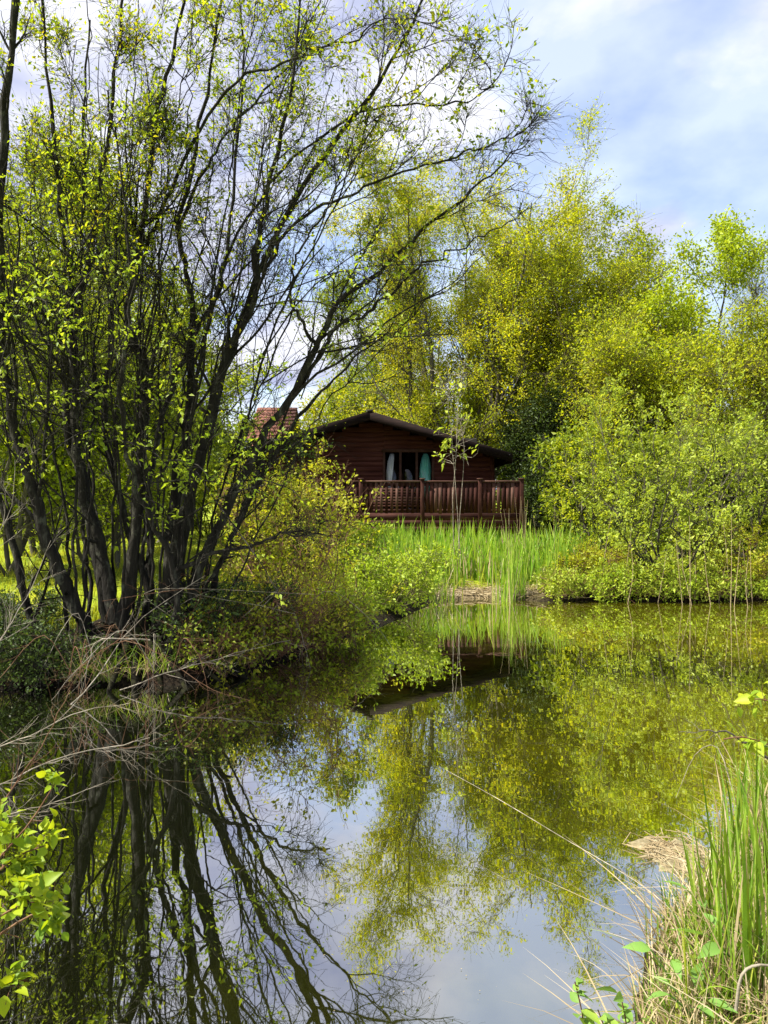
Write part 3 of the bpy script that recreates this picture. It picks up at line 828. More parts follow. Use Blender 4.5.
gb = t.nodes.new('ShaderNodeBsdfGlossy'); gb.inputs['Roughness'].default_value = 0.02
tb = t.nodes.new('ShaderNodeBsdfTransparent')
fr = t.nodes.new('ShaderNodeFresnel'); fr.inputs[0].default_value = 1.5
mx = t.nodes.new('ShaderNodeMixShader')
t.links.new(fr.outputs[0], mx.inputs[0]); t.links.new(tb.outputs[0], mx.inputs[1]); t.links.new(gb.outputs[0], mx.inputs[2])
t.links.new(mx.outputs[0], o.inputs[0])
M['glass'] = gm_

YR = 20.6                      # deck railing
YW = 22.6                      # front wall
YV = 21.7                      # roof verge
zg = 0.45
cab = empty('cabin', (0.3, YW, zg), 'dark red stained timber cabin with low gable roof and railed deck', 'cabin')
xa = (370 - 384) / F * YV
za = CAMH + 89 / F * YV                       # apex
xr = (511.5 - 384) / F * YV
ze = CAMH + 47 / F * YV                       # right eave
sl = (za - ze) / (xr - xa)
xl = xa - (xr - xa)
zfl = 1.43
# siding: lap boards with a rounded face
def lap_wall(name, x0, x1, y, zb, ztop_fn, h=0.145):
    V, Qd = [], []
    z = zb
    while z < za:
        prof = [(z, 0.0), (z + 0.02, -0.028), (z + h * 0.5, -0.04), (z + h - 0.02, -0.028), (z + h, 0.0)]
        xs = [x0, x1]
        # clip the board ends under the slope of the gable
        zm = z + h
        if zm > ztop_fn(x0) or zm > ztop_fn(x1):
            lim = (za - 0.12 - zm) / sl
            if lim < 0.1: break
            xs = [max(x0, xa - lim), min(x1, xa + lim)]
        if xs[1] - xs[0] < 0.1: break
        b = len(V)
        for zz, dy in prof:
            V += [(xs[0], y + dy, zz), (xs[1], y + dy, zz)]
        for k in range(4):
            Qd.append([b + 2 * k, b + 2 * k + 1, b + 2 * k + 3, b + 2 * k + 2])
        z += h
    return np.array(V), np.array(Qd)
topf = lambda x: za - 0.12 - abs(x - xa) * sl
wx0, wx1 = xl + 0.5, (492.5 - 384) / F * YW
dx0, dx1 = (384 - 384) / F * YW, (433 - 384) / F * YW     # french window
dzt = CAMH + 50 / F * YW
va, qa = lap_wall('a', wx0, dx0, YW, zg + 0.3, topf)
vb, qb = lap_wall('b', dx1, wx1, YW, zg + 0.3, topf)
vc, qc = lap_wall('c', dx0, dx1, YW, dzt, topf)
wv = np.vstack([va, vb, vc])
wall = obj_np('wall', wv, [np.vstack([qa, qb + len(va), qc + len(va) + len(vb)])], M['siding'], cab)
MB().hexa([(wx0, YW + .03, zg + .3), (dx0, YW + .03, zg + .3), (dx0, YW + .12, zg + .3), (wx0, YW + .12, zg + .3), (wx0, YW + .03, topf(wx0)), (dx0, YW + .03, topf(dx0) - 0.02), (dx0, YW + .12, topf(dx0) - 0.02), (wx0, YW + .12, topf(wx0))]) \
    .hexa([(dx1, YW + .03, zg + .3), (wx1, YW + .03, zg + .3), (wx1, YW + .12, zg + .3), (dx1, YW + .12, zg + .3), (dx1, YW + .03, topf(dx1)), (wx1, YW + .03, topf(wx1)), (wx1, YW + .12, topf(wx1)), (dx1, YW + .12, topf(dx1))]) \
    .box(wx1 - 0.1, wx1, YW + .12, YW + 9.5, zg + .3, topf(wx1)).box(wx0, wx0 + .1, YW + .12, YW + 9.5, zg + .3, topf(wx0)) \
    .box(wx0 + .1, wx1 - .1, YW + 9.4, YW + 9.5, zg + .3, topf(wx0)).box(wx1 - 0.07, wx1 + 0.05, YW - 0.06, YW + 0.02, zg + .3, topf(wx1)) \
    .build('wall_lining', M['siding'], cab)
MB().box(wx0 + .1, wx1 - .1, YW + 3.0, YW + 3.1, zfl, za - .45).box(wx0 + .1, wx1 - .1, YW + .13, YW + 3.0, zfl - .06, zfl).build('interior_partition', M['interior'], cab)
# roof: two slabs, thick bargeboards
def slab(xp, xq, y0, y1, zoff, th):
    zp, zq = za - abs(xp - xa) * sl + zoff, za - abs(xq - xa) * sl + zoff
    return [(xp, y0, zp - th), (xq, y0, zq - th), (xq, y1, zq - th), (xp, y1, zp - th), (xp, y0, zp), (xq, y0, zq), (xq, y1, zq), (xp, y1, zp)]
roof = MB().hexa(slab(xa, xr, YV, YV + 11, 0, .07)).hexa(slab(xl, xa, YV, YV + 11, 0, .07)).build('roof', M['felt'], cab)
MB().hexa(slab(xa, xr + .02, YV - .05, YV - .01, -.01, .25)).build('bargeboard', M['fascia'], roof)
MB().hexa(slab(xl - .02, xa, YV - .05, YV - .01, -.01, .25)).build('bargeboard', M['fascia'], roof)
MB().box(xr - .03, xr + .02, YV, YV + 11, ze - .28, ze - .08).build('eaves_board', M['fascia'], roof)
MB().box(xa - .08, xa + .08, YV - .06, YV + 11, za - .02, za + .035).build('ridge_cap', M['felt'], roof)
# french window
win = MB()
fw = 0.07
dzb = zfl + 0.03
third = (dx1 - dx0) / 3
for k in range(4):
    win.box(dx0 + k * third - fw / 2, dx0 + k * third + fw / 2, YW - .06, YW + .05, dzb, dzt - fw)
win.box(dx0 - fw, dx1 + fw, YW - .07, YW + .06, dzt - fw + .002, dzt + .02).box(dx0 - fw, dx1 + fw, YW - .07, YW + .06, dzb - .04, dzb - .002)
win_o = win.build('window', M['frame_wood'], cab)
for k in range(3):
    MB().box(dx0 + k * third + fw / 2 + .002, dx0 + (k + 1) * third - fw / 2 - .002, YW - .01, YW + .005, dzb, dzt - fw).build('pane', M['glass'], win_o)
def curtain(x0, x1, xb0, xb1, mat, lab):
    V, Qd = [], []
    n, m = 30, 10
    for j in range(m + 1):
        v = j / m
        s = v ** 1.6
        for i in range(n + 1):
            u = i / n
            x = (x0 + (x1 - x0) * u) * (1 - s) + (xb0 + (xb1 - xb0) * u) * s
            V.append((x, YW + .10 + .025 * math.sin(u * 28), dzt - .1 - v * 1.5))
    for j in range(m):
        for i in range(n):
            b_ = j * (n + 1) + i
            Qd.append([b_, b_ + 1, b_ + n + 2, b_ + n + 1])
    c = obj_np('curtain', np.array(V), [np.array(Qd)], mat, win_o, smooth=True)
    c['label'] = lab
curtain(dx0 + .04, dx0 + .30, dx0 + .04, dx0 + .10, M['white_cloth'], 'white curtain drawn aside')
curtain(dx1 - .5, dx1 - .05, dx1 - .16, dx1 - .04, M['teal'], 'teal green curtain drawn aside')
# deck
dkx0, dkx1 = (232 - 384) / F * YR, (523.5 - 384) / F * YR
ztr = CAMH + 19.5 / F * YR
zsk_t, zsk_b = CAMH - 13.5 / F * YR, CAMH - 33 / F * YR
deck = MB()
k = 0
x = dkx0
for k in range(12):
    y0 = YR + .07 + k * .155
    deck.box(dkx0, dkx1 - .05, y0, y0 + .145, zfl - .035, zfl)
deck.build('deck_floor', M['deck_board'], cab)
MB().box(dkx1 - .045, dkx1 - .01, YR + .06, YW + 1.5, zsk_b, zfl + .01).build('side_skirt', M['deck_board'], cab)
sk = MB()
hb = (zsk_t - zsk_b) / 3
for k in range(3):
    sk.box(dkx0, dkx1, YR, YR + .03, zsk_b + k * hb, zsk_b + (k + 1) * hb - .008)
sk.build('skirt_boards', M['deck_board'], cab)
posts = [(240 - 384) / F * YR, (300 - 384) / F * YR, (361 - 384) / F * YR, (422.5 - 384) / F * YR, (480 - 384) / F * YR, dkx1 - .05]
for px_ in posts:
    p_ = MB().box(px_ - .055, px_ + .055, YR - .055, YR - .002, zsk_b - .02, ztr + .03).box(px_ - .055, px_ + .055, YR + .032, YR + .08, zsk_t, ztr + .03).build('post', M['deck_wood'], cab, .006)
    MB().box(px_ - .075, px_ + .075, YR - .075, YR + .1, ztr + .032, ztr + .06).build('post_cap', M['rail_wood'], p_)
    MB().box(px_ - .06, px_ + .06, YR + .1, YR + .2, 0.2, zsk_b - .03).build('footing', M['deck_wood'], p_)
for a, b_ in zip(posts[:-1], posts[1:]):
    MB().box(a + .057, b_ - .057, YR - .05, YR + .07, ztr - .045, ztr).build('handrail', M['rail_wood'], cab, .006)
    MB().box(a + .057, b_ - .057, YR - .004, YR + .03, zsk_t + .04, zsk_t + .12).box(a + .057, b_ - .057, YR - .004, YR + .03, ztr - .15, ztr - .05).build('cross_rail', M['deck_wood'], cab)
    pk = MB()
    solid = a > posts[3] - .1
    n_ = int((b_ - a - .12) / (.118 if solid else .135))
    wdt = .092 if solid else .072
    for i in range(n_):
        xc = a + .06 + (b_ - a - .12) * (i + .5) / n_
        dz = rng.normal() * .006
        pk.box(xc - wdt / 2, xc + wdt / 2, YR - .024 + rng.normal() * .002, YR - .006, zsk_t + .01 + dz, ztr - .05 + dz * .3)
    pk.build('picket_panel', M['picket_wood'], cab)
    if not solid:
        lt = MB()
        nl_ = 7
        for j in range(nl_):
            zc = zsk_t + .16 + (ztr - .2 - zsk_t - .16) * (j + .5) / nl_
            lt.box(a + .06, b_ - .06, YR - .0045, YR + .008, zc - .024, zc + .024)
        lt.build('lattice_slats', M['picket_wood'], cab)
# side railing of the deck at the end towards the iris bed
sr = MB()
sr.box(dkx1 - .08, dkx1 - .03, YR + .1, YW + 1.4, ztr - .045, ztr)
for i in range(16):
    y0 = YR + .15 + i * .2
    sr.box(dkx1 - .065, dkx1 - .045, y0, y0 + .1, zsk_t, ztr - .05)
sr.build('side_railing', M['deck_wood'], cab)

# a red tiled house in the distance
M['brick'] = surf_mat('brick_wall', [(0.20, 0.09, 0.06), (0.28, 0.13, 0.08)], 8, 0.9, 0.3)
M['tiles'] = surf_mat('red_roof_tiles', [(0.07, 0.028, 0.018), (0.14, 0.05, 0.03), (0.20, 0.09, 0.06)], 2, 0.8, 0.5, 14, (1, 1, 4))
hY = 38
hx = (270 - 384) / F * hY
hz_r, hz_e = CAMH + 99 / F * hY, CAMH + 62 / F * hY
house = empty('house', (hx, hY, gz(hx, hY)), 'far house with a red tiled roof glimpsed between willow stems', 'house')
MB().box(hx - .9, hx + .8, hY, hY + 6, gz(hx, hY) - .1, hz_e).build('wall', M['brick'], house)
rf = MB()
for i in range(9):
    f0, f1 = i / 9, (i + 1) / 9
    y0, y1 = hY - .4 + 3.4 * f0, hY - .4 + 3.4 * f1
    z0, z1 = hz_e - .15 + (hz_r - hz_e + .15) * f0, hz_e - .15 + (hz_r - hz_e + .15) * f1
    rf.hexa([(hx - 1.1, y0, z0 + .0), (hx + 1.0, y0, z0), (hx + 1.0, y1, z1), (hx - 1.1, y1, z1), (hx - 1.1, y0, z0 + .09), (hx + 1.0, y0, z0 + .09), (hx + 1.0, y1, z1 + .03), (hx - 1.1, y1, z1 + .03)])
rf.hexa([(hx - 1.1, hY + 3.0, hz_r - .05), (hx + 1.0, hY + 3.0, hz_r - .05), (hx + 1.0, hY + 6.4, hz_e - .2), (hx - 1.1, hY + 6.4, hz_e - .2), (hx - 1.1, hY + 3.0, hz_r + .04), (hx + 1.0, hY + 3.0, hz_r + .04), (hx + 1.0, hY + 6.4, hz_e - .1), (hx - 1.1, hY + 6.4, hz_e - .1)])
rf.build('roof', M['tiles'], house)
MB().box(hx - .3, hx + .3, hY - .03, hY - .005, hz_e - 1.4, hz_e - .5).build('window', M['frame_wood'], house)

# ------------------------------------------------------------------ grass, irises, reeds
def scatter(n, x0, x1, y0, y1, cond=None):
    x = rng.uniform(x0, x1, n); y = rng.uniform(y0, y1, n)
    k = ~in_poly(x, y, shore)
    if cond is not None:
        k &= cond(x, y)
    x, y = x[k], y[k]
    return np.stack([x, y, ground_z(x, y)], 1)

nocab = lambda x, y: ~((x > -4.3) & (x < 3.9) & (y > 20.4) & (y < 33))
gp = [scatter(26000, -12, 8, 8.5, 20, lambda x, y: poly_dist(x, y, shore) > 0.35),
      scatter(30000, -26, 18, 18, 36, nocab),
      scatter(3000, -8, -0.5, 8.9, 10, lambda x, y: poly_dist(x, y, shore) > 1.2)]
gp = np.vstack(gp)
d_ = np.hypot(gp[:, 0], gp[:, 1])
V, Qb = blades(gp, 0.13, 0.012 + 0.0, 0.4, 0.5, 3)
lawn = obj_np('grass', V, [Qb], L['grass'])
tag(lawn, kind='stuff')

def tuft(name, label, cat, base, n, rad, h, w, mat, group=None, lean=.25, bend=.5, part='blades', straw=0, ell=None, az=None, segs=5, hvar=.25):
    root = empty(name, tuple(float(v) for v in base), label, cat, group)
    a = rng.random(n) * 6.283; r = rad * np.sqrt(rng.random(n))
    p = np.stack([base[0] + r * np.cos(a) * (ell or 1), base[1] + r * np.sin(a), np.full(n, base[2] - .02)], 1)
    V, Qb = blades(p, h, w, lean, bend, segs, hvar=hvar)
    obj_np(part, V, [Qb], mat, root)
    if straw:
        p = p[rng.integers(0, n, straw)]
        V, Qb = blades(p, h * .8, w * .8, lean * 1.6, bend * 1.4, segs)
        obj_np('dry_blades', V, [Qb], L['straw'], root)
    return root

iris_spots = []
for k in range(60):
    for _ in range(60):
        px = rng.uniform(372, 590); Y = rng.uniform(14.7, 18.7)
        x = (px - 384) / F * Y
        if all(math.hypot(x - a, Y - b_) > .36 for a, b_ in iris_spots):
            iris_spots.append((x, Y)); break
for x, Y in iris_spots:
    tuft('iris_clump', 'clump of bright green sword-leaved irises in the bed between mud and deck', 'irises', (x, Y, gz(x, Y)), int(rng.uniform(35, 85)), .42, rng.uniform(.5, .78) * (1.08 - .05 * (Y - 14.7)), .036, L['iris'], 'irises between the mud and the deck', .13, .18, straw=18, hvar=.3)
for k in range(9):
    px = rng.uniform(470, 565); Y = rng.uniform(13.5, 14.4)
    x = (px - 384) / F * Y
    if k > 4: px = 505 + rng.normal() * 14; x = (px - 384) / F * Y
    tuft('reed_clump', 'thin clump of young green reeds standing in the shallows before the mud', 'reeds', (x, Y, 0.0), 14, .2, .8, .018, L['iris'], 'young reeds in the shallows', .08, .08, straw=4, hvar=.3)
for k in range(6):
    px = rng.uniform(410, 470); Y = rng.uniform(12.8, 13.8)
    x = (px - 384) / F * Y
    tuft('reed_clump', 'loose clump of leaning reeds at the water edge beside the marsh shrub', 'reeds', (x, Y, max(gz(x, Y), 0)), 14, .25, .5, .014, L['sedge'], 'leaning reeds by the marsh shrub', .2, .3, straw=10)

def stalk(name, label, cat, ctrl, r0, r1, mat, group=None, K=10, leaf=0):
    root = empty(name, tuple(float(v) for v in ctrl[0]), label, cat, group)
    p = resample(ctrl, K)[None]
    v, q = tubes(p, np.linspace(r0, r1, K)[None], 5)
    obj_np('stem', v, [q], mat, root, smooth=True)
    if leaf:
        lp, lt = leaf_pts(p, leaf, .2, .005)
        V, T = leaves(lp, lt, size=leaf and .18, width=.07, rnd=.5, droop=.2, up=.3)
        obj_np('dry_blades', V, [T], mat, root)
    return root
for k in range(40):
    if k < 20: px, Y, h = rng.uniform(505, 575), rng.uniform(14.5, 19), rng.uniform(.9, 1.5); lab, g = 'pale dry reed stalk rising out of the iris bed', 'dry stalks in the iris bed'
    else: px, Y, h = rng.uniform(600, 790), rng.uniform(12.9, 14.0), rng.uniform(.7, 1.8); lab, g = 'pale dry reed stalk standing before the leafy bushes', 'dry stalks before the bushes'
    x = (px - 384) / F * Y
    b0 = np.array([x, Y, max(gz(x, Y), -.05)])
    e = b0 + np.array([rng.normal() * .12, rng.normal() * .1, h])
    stalk('reed_stalk', lab, 'reed', [b0, (b0 + e) / 2 + rng.normal(size=3) * .02, e], .0055, .0025, L['straw'], g)

# the slim sapling between the bank and the deck
sx, sY = (458 - 384) / F * 15.5, 15.5
sp_ = [resample([P(458 + a, 560, 15.5), P(456 + a * 1.2, 500, 15.5), P(462 + b_, 440, 15.5), P(455 + c_, 385, 15.4), P(452 + d, 352, 15.3)], 12) for a, b_, c_, d in ((0, -8, 2, 4), (3, 6, -4, -12), (-3, 0, 8, 14))]
sr_ = [np.linspace(.007, .003, 12)] * 3
for q_ in sp_: q_[1:] += np.cumsum(rng.normal(size=(11, 3)) * .03, 0)
plant('sapling', 'slim sapling with pale leaf tufts standing in front of the deck', 'sapling', (sx, sY, gz(sx, sY)), (np.array(sp_), np.array(sr_)),
      [dict(n=26, t0=.35, t1=.9, ang=(40, 95), absL=.6, fall=.3, wander=.3, up=-.12, rr=.6, K=5, rmin=.004)],
      dict(n=5.5, size=.10, width=.5, jit=.03, rnd=.7, droop=.3, up=.5, t0=.5, keep=lambda p: (p[:, 2] < 3.1) | (rng.random(len(p)) < .2)), M['twig_pale'], L['elder'], wood='stem')

# ------------------------------------------------------------------ dead twigs by the willow and at the near left bank
def dead_branch(label, ctrl, r0, n1=9, n2=4, L1=.35, mat='twig_pale', group=None, up=.02, K=14, wander=.14):
    root = empty('dead_branch', tuple(float(v) for v in ctrl[0]), label, 'branch', group)
    r0 = r0 * .62
    p = resample(ctrl, K)[None]; r = np.linspace(r0, r0 * .3, K)[None]
    p[:, 1:] += rng.normal(size=p[:, 1:].shape) * r0 * .8
    c1, cr1 = sprout(p, r, n=n1, t0=.2, t1=.98, ang=(20, 50), absL=L1, fall=.4, wander=wander, up=up, rr=.55, K=7, rmin=r0 * .22)
    c2, cr2 = sprout(c1, cr1, n=n2, t0=.2, t1=.98, ang=(25, 60), absL=L1 * .45, fall=.3, wander=wander, up=up, rr=.6, K=5, rmin=r0 * .14)
    v, q = tubes(p, r, 6); obj_np('limb', v, [q], M[mat], root, smooth=True)
    v, q = join_tubes([(c1, cr1, 4), (c2, cr2, 3)]); obj_np('twigs', v, [q], M[mat], root)
    return root
dead_branch('bleached dead branch fanning out over the water below the near stems', [P(-60, 800, 3.3), P(0, 785, 3.4), P(60, 757, 3.5), P(120, 745, 3.6), P(150, 738, 3.6)], .006, 10, 4, .28)
dead_branch('thin grey dead branch sagging to the water under the bleached one', [P(-60, 830, 3.2), P(10, 815, 3.3), P(60, 800, 3.3), P(105, 782, 3.4)], .005, 9, 3, .22)
dead_branch('dead branch with a curled tip hanging over the dark reflections', [P(-50, 760, 3.4), P(20, 740, 3.5), P(80, 712, 3.6), P(130, 704, 3.6)], .006, 9, 4, .3)
dead_branch('reddish dead twig sloping from bank to water near the dead branches', [P(-30, 870, 3.0), P(10, 790, 3.1), P(45, 740, 3.2), P(70, 690, 3.3)], .006, 6, 3, .25, 'twig_red')
dead_branch('pale forked dead branch lying across the willow foot', [P(40, 730, 6.6), P(86, 690, 6.9), P(112, 655, 7.1), P(140, 620, 7.2), P(205, 576, 7.3)], .011, 7, 3, .4)
dead_branch('bleached arching dead branch against the willow foot', [P(150, 640, 7.2), P(100, 640, 7.1), P(90, 660, 7.0), P(84, 690, 7.0)], .010, 6, 3, .35)
dead_branch('grey dead branch lying on the water edge under the bramble', [P(120, 690, 7.2), P(170, 672, 7.2), P(230, 655, 7.4), P(290, 640, 7.6)], .009, 10, 4, .4)
dead_branch('pale tangle of dead twigs at the far left willow trunk', [P(-40, 700, 6.3), P(0, 640, 6.5), P(30, 590, 6.6), P(50, 540, 6.7)], .010, 10, 5, .45)
dead_branch('second pale tangle of dead twigs leaning in from the bank', [P(-60, 600, 6.3), P(-20, 560, 6.4), P(10, 510, 6.5), P(15, 460, 6.6)], .009, 10, 5, .4)
for k in range(9):
    px = rng.uniform(170, 310)
    Y = 7.55 + (px - 170) / 140 * .9
    dead_branch('arching bare twig of the tangle between willow and bramble', [P(px, 668 - (px - 170) * .15, Y), P(px + rng.normal() * 15, 630, Y), P(px + rng.normal() * 40, 590, Y - .1), P(px + rng.normal() * 70, 565 + rng.random() * 60, Y - .3)], .007, 6, 3, .3, 'twig_pale' if k % 2 else 'twig_red', 'bare twigs between willow and bramble')

# birch shrub at the near left bank
bs = [[(-70, 1010, 1.75), (-30, 940, 1.8), (10, 905, 1.85), (50, 880, 1.9), (78, 878, 1.9)],
      [(-70, 1000, 1.8), (-40, 900, 1.85), (0, 850, 1.9), (35, 822, 1.95), (60, 812, 1.95)],
      [(-70, 990, 1.9), (-30, 880, 1.95), (10, 830, 2.0), (45, 790, 2.05), (72, 748, 2.1)],
      [(-70, 1040, 1.7), (-40, 990, 1.75), (-10, 960, 1.75), (25, 945, 1.8), (45, 948, 1.8)],
      [(-70, 1000, 1.7), (-40, 940, 1.75), (-15, 900, 1.8), (20, 880, 1.8), (50, 862, 1.8)],
      [(-80, 960, 1.9), (-50, 880, 1.9), (-20, 840, 1.9), (5, 815, 1.9), (20, 790, 1.9)]]
bsS = np.array([resample([P(q[0] - 16, q[1] + 34, q[2]) for q in s], 12) for s in bs])
bsR = np.array([np.linspace(.005, .0015, 12)] * len(bs))
plant('birch_shrub', 'sunlit yellow green birch twigs reaching over the dark water', 'shrub', (-1.25, 1.8, gz(-1.25, 1.8)), (bsS, bsR),
      [dict(n=11, t0=.25, t1=.99, ang=(30, 70), absL=.085, fall=.3, wander=.2, up=.05, rr=.6, K=5, rmin=.0012)],
      dict(n=8, size=.028, width=.66, jit=.012, rnd=.7, droop=.25, up=1.0, fine=True, t0=.2), M['twig_red'], L['lime'], wood='stem', crown='foliage', sides=(6, 4, 3))

# ------------------------------------------------------------------ near right bank
for k in range(44):
    Y = rng.uniform(2.15, 4.0)
    xs_ = np.interp(Y, [1.8, 2.5, 2.9, 3.35, 3.75, 4.3], [.5, .78, 1.0, 1.28, 1.72, 2.12])
    x = xs_ + .06 + rng.random() * .75
    tall = x - xs_ > .3
    tuft('grass_tuft', 'tuft of green sedge mixed with dry blades on the near bank', 'grass tuft', (x, Y, gz(x, Y)), 30, .12, .33 if tall else .19, .008, L['sedge'], 'sedge tufts on the near bank', .28, .6, straw=26, segs=7)
for px, Y, h in ((735, 2.7, .95), (752, 2.5, 1.0), (715, 2.9, .8), (765, 3.0, 1.0), (745, 3.3, .9)):
    x = (px - 384) / F * Y
    tuft('iris_clump', 'tall upright sword-leaved iris among the dry grass of the near bank', 'irises', (x, Y, gz(x, Y)), 26, .10, h * .56, .013, L['sedge'], 'tall irises on the near bank', .12, .12, straw=14, segs=8)
n = 2600
Y = rng.uniform(2.0, 4.4, n)
x = np.interp(Y, [1.8, 2.5, 2.9, 3.35, 3.75, 4.3], [.5, .78, 1.0, 1.28, 1.72, 2.12]) + rng.random(n) ** 1.4 * 1.2 + .02
V, Qb = blades(np.stack([x, Y, ground_z(x, Y)], 1), .2, .006, .9, 1.0, 5)
tag(obj_np('dry_grass', V, [Qb], L['straw']), kind='stuff')
n = 1800
Y = rng.uniform(2.0, 4.4, n)
x = np.interp(Y, [1.8, 2.5, 2.9, 3.35, 3.75, 4.3], [.5, .78, 1.0, 1.28, 1.72, 2.12]) + rng.random(n) * 1.2 + .03
V, Qb = blades(np.stack([x, Y, ground_z(x, Y)], 1), .13, .009, .6, .8, 5)
tag(obj_np('bank_grass', V, [Qb], L['sedge']), kind='stuff')

def dock(px, py, Y, label, n=6, size=.22):
    c = P(px, py, Y)
    g0 = np.array([c[0] + .05, c[1], gz(c[0] + .05, c[1])])
    root = empty('dock_plant', tuple(float(v) for v in g0), label, 'plant')
    a = rng.random() * 6 + np.arange(n) * 2.4
    tan = np.stack([np.cos(a), np.sin(a), np.full(n, .35)], 1)
    st_ = np.array([resample([g0, g0 + np.array([0, 0, .08]) + tt * .05, c + tt * .06], 6) for tt in tan])
    v, q = tubes(st_, np.full(st_.shape[:2], .003), 5)
    obj_np('stems', v, [q], L['dock'], root)
    for i in range(n):
        V, T = leaves(st_[i:i + 1, -1], norm(tan[i:i + 1]), size=size, width=.42, var=.2, rnd=.1, droop=.1, up=1.6, fold=.15, fine=True)
        obj_np('leaf', V, list(T), L['dock'], root, smooth=True)
dock(728, 945, 2.6, 'broad-leaved dock below the tall irises', 5, .11)
dock(705, 900, 2.95, 'broad-leaved dock close to the floating mat', 4, .09)
dock(688, 1000, 2.4, 'broad-leaved dock at the bottom of the near bank', 5, .09)
dock(668, 955, 2.6, 'small broad-leaved dock leaning over the water edge', 3, .08)

def nettle(px, py, Y, label, h=.2):
    c = P(px, py, Y)
    b0 = c - np.array([-.03, -.02, h])
    root = empty('nettle', tuple(float(v) for v in b0), label, 'plant')
    s = resample([b0, b0 + (c - b0) * .5 + np.array([.01, 0, 0]), c], 8)[None]
    v, q = tubes(s, np.full((1, 8), .002), 5)
    obj_np('stem', v, [q], M['twig_red'], root)
    lp, lt = leaf_pts(s, 13, .45, .004)
    a = rng.random(len(lp)) * 6.283
    lt = norm(np.stack([np.cos(a), np.sin(a), np.full(len(lp), .2)], 1))
    V, T = leaves(lp, lt, size=.038, width=.6, rnd=.15, up=1.5, droop=.1, fine=True)
    obj_np('leaf_blades', V, list(T), L['nettle'], root)
nettle(575, 982, 2.2, 'young nettle with pale top at the water edge, the one furthest from the bank', .22)
nettle(620, 992, 2.2, 'young nettle with yellow green top close to the bank', .25)
nettle(598, 1010, 2.1, 'small low nettle between two taller nettles', .15)
nettle(640, 1015, 2.15, 'dull green nettle at the foot of the bank', .2)

# long bent straw leaning out over the water, other single stems
stalk('reed_stalk', 'very long pale dry stalk leaning out over the open water', 'reed', [P(694, 932, 2.9), P(640, 884, 3.2), P(560, 836, 3.7), P(500, 800, 4.1), P(446, 770, 4.5)], 0.0021, .001, M['twig_pale'], K=16)
stalk('reed_stalk', 'short pale straw lying out from the near bank below the long stalk', 'reed', [P(665, 955, 2.6), P(630, 940, 2.65), P(594, 928, 2.7)], .002, .001, M['twig_pale'])
stalk('straw', 'arching dry stem curving over the water near the floating mat', 'grass stem', [P(735, 800, 3.6), P(718, 748, 3.7), P(695, 755, 3.7), P(676, 798, 3.7)], .003, .001, M['twig_pale'])
stalk('straw', 'thick bleached stem bent into an arch at the picture corner', 'grass stem', [P(736, 1010, 2.1), P(742, 975, 2.1), P(760, 965, 2.1), P(790, 970, 2.1)], .005, .003, M['twig_pale'])
dead_branch('grey dead branch poking out above the irises of the near bank', [P(790, 775, 3.6), P(750, 745, 3.6), P(722, 732, 3.6), P(696, 730, 3.6)], .012, 6, 3, .15, 'bark_grey')
for px, py, Y, lab in ((748, 738, 3.5, 'small leafy bramble spray near the grey dead branch'), (765, 700, 3.6, 'upper leafy bramble spray at the picture edge')):
    c = P(px, py, Y)
    st_ = np.array([resample([c + np.array([.45, .1, -.5]), c + np.array([.2, 0, -.1]), c, c + np.array([-.12, -.02, .0])], 8)])
    plant('bramble_spray', lab, 'plant', tuple(c + np.array([.45, .1, -.5])), (st_, np.full((1, 8), .003)),
          [dict(n=8, t0=.4, ang=(30, 80), absL=.1, wander=.2, up=.05, rr=.6, K=4, rmin=.001)], dict(n=3, size=.05, width=.6, jit=.01, fine=True, up=1.2), M['twig_red'], L['lime'], wood='stem', crown='foliage')

# floating mat of debris and flecks on the water
def disc_field(name, x, y, r, mat, z=.006):
    n = len(x); k = 6
    a = np.arange(k) / k * 6.283
    V = np.stack([x[:, None] + r[:, None] * np.cos(a) * rng.uniform(.6, 1.2, (n, k)), y[:, None] + r[:, None] * np.sin(a) * rng.uniform(.6, 1.2, (n, k)), np.full((n, k), z) + rng.normal(size=(n, 1)) * .001], -1).reshape(-1, 3)
    return obj_np(name, V, [np.arange(n * k).reshape(n, k)], mat)
M['scum'] = surf_mat('dry_scum', [(0.08, 0.065, 0.03), (0.17, 0.14, 0.075), (0.30, 0.26, 0.16)], 22, 0.9, 0.5, 40)
mat_c = P(672, 853, 3.92)
mat_o = empty('floating_mat', (mat_c[0], mat_c[1], 0), 'pale floating mat of dead reeds beside the near bank', 'debris mat')
n_r, n_a = 8, 36
V = [(mat_c[0], mat_c[1], .012)]
for k in range(1, n_r + 1):
    u = k / n_r
    for a in np.linspace(0, 6.283, n_a, endpoint=False):
        rr = u * (1 + .16 * math.sin(3 * a + 1) + .16 * math.sin(8 * a) + .12 * math.sin(17 * a + 2) + .08 * rng.normal() * (k == n_r))
        V.append((mat_c[0] + .17 * rr * math.cos(a), mat_c[1] + .20 * rr * math.sin(a), .010 * (1 - u ** 2) + .008 * rng.random() - (.010 if k == n_r else 0)))
Qf, Tf = [], [[0, 1 + i, 1 + (i + 1) % n_a] for i in range(n_a)]
for k in range(n_r - 1):
    for i in range(n_a):
        a_, b_ = 1 + k * n_a + i, 1 + k * n_a + (i + 1) % n_a
        Qf.append([a_, a_ + n_a, b_ + n_a, b_])
obj_np('mat', np.array(V), [np.array(Qf), np.array(Tf)], M['scum'], mat_o)
pp = np.stack([mat_c[0] + rng.normal(size=110) * .09, mat_c[1] + rng.normal(size=110) * .09, np.full(110, .016)], 1)
dd = norm(np.stack([rng.normal(size=110), rng.normal(size=110), rng.normal(size=110) * .12], 1))
sp3 = np.stack([pp - dd * .06, pp, pp + dd * .06], 1)
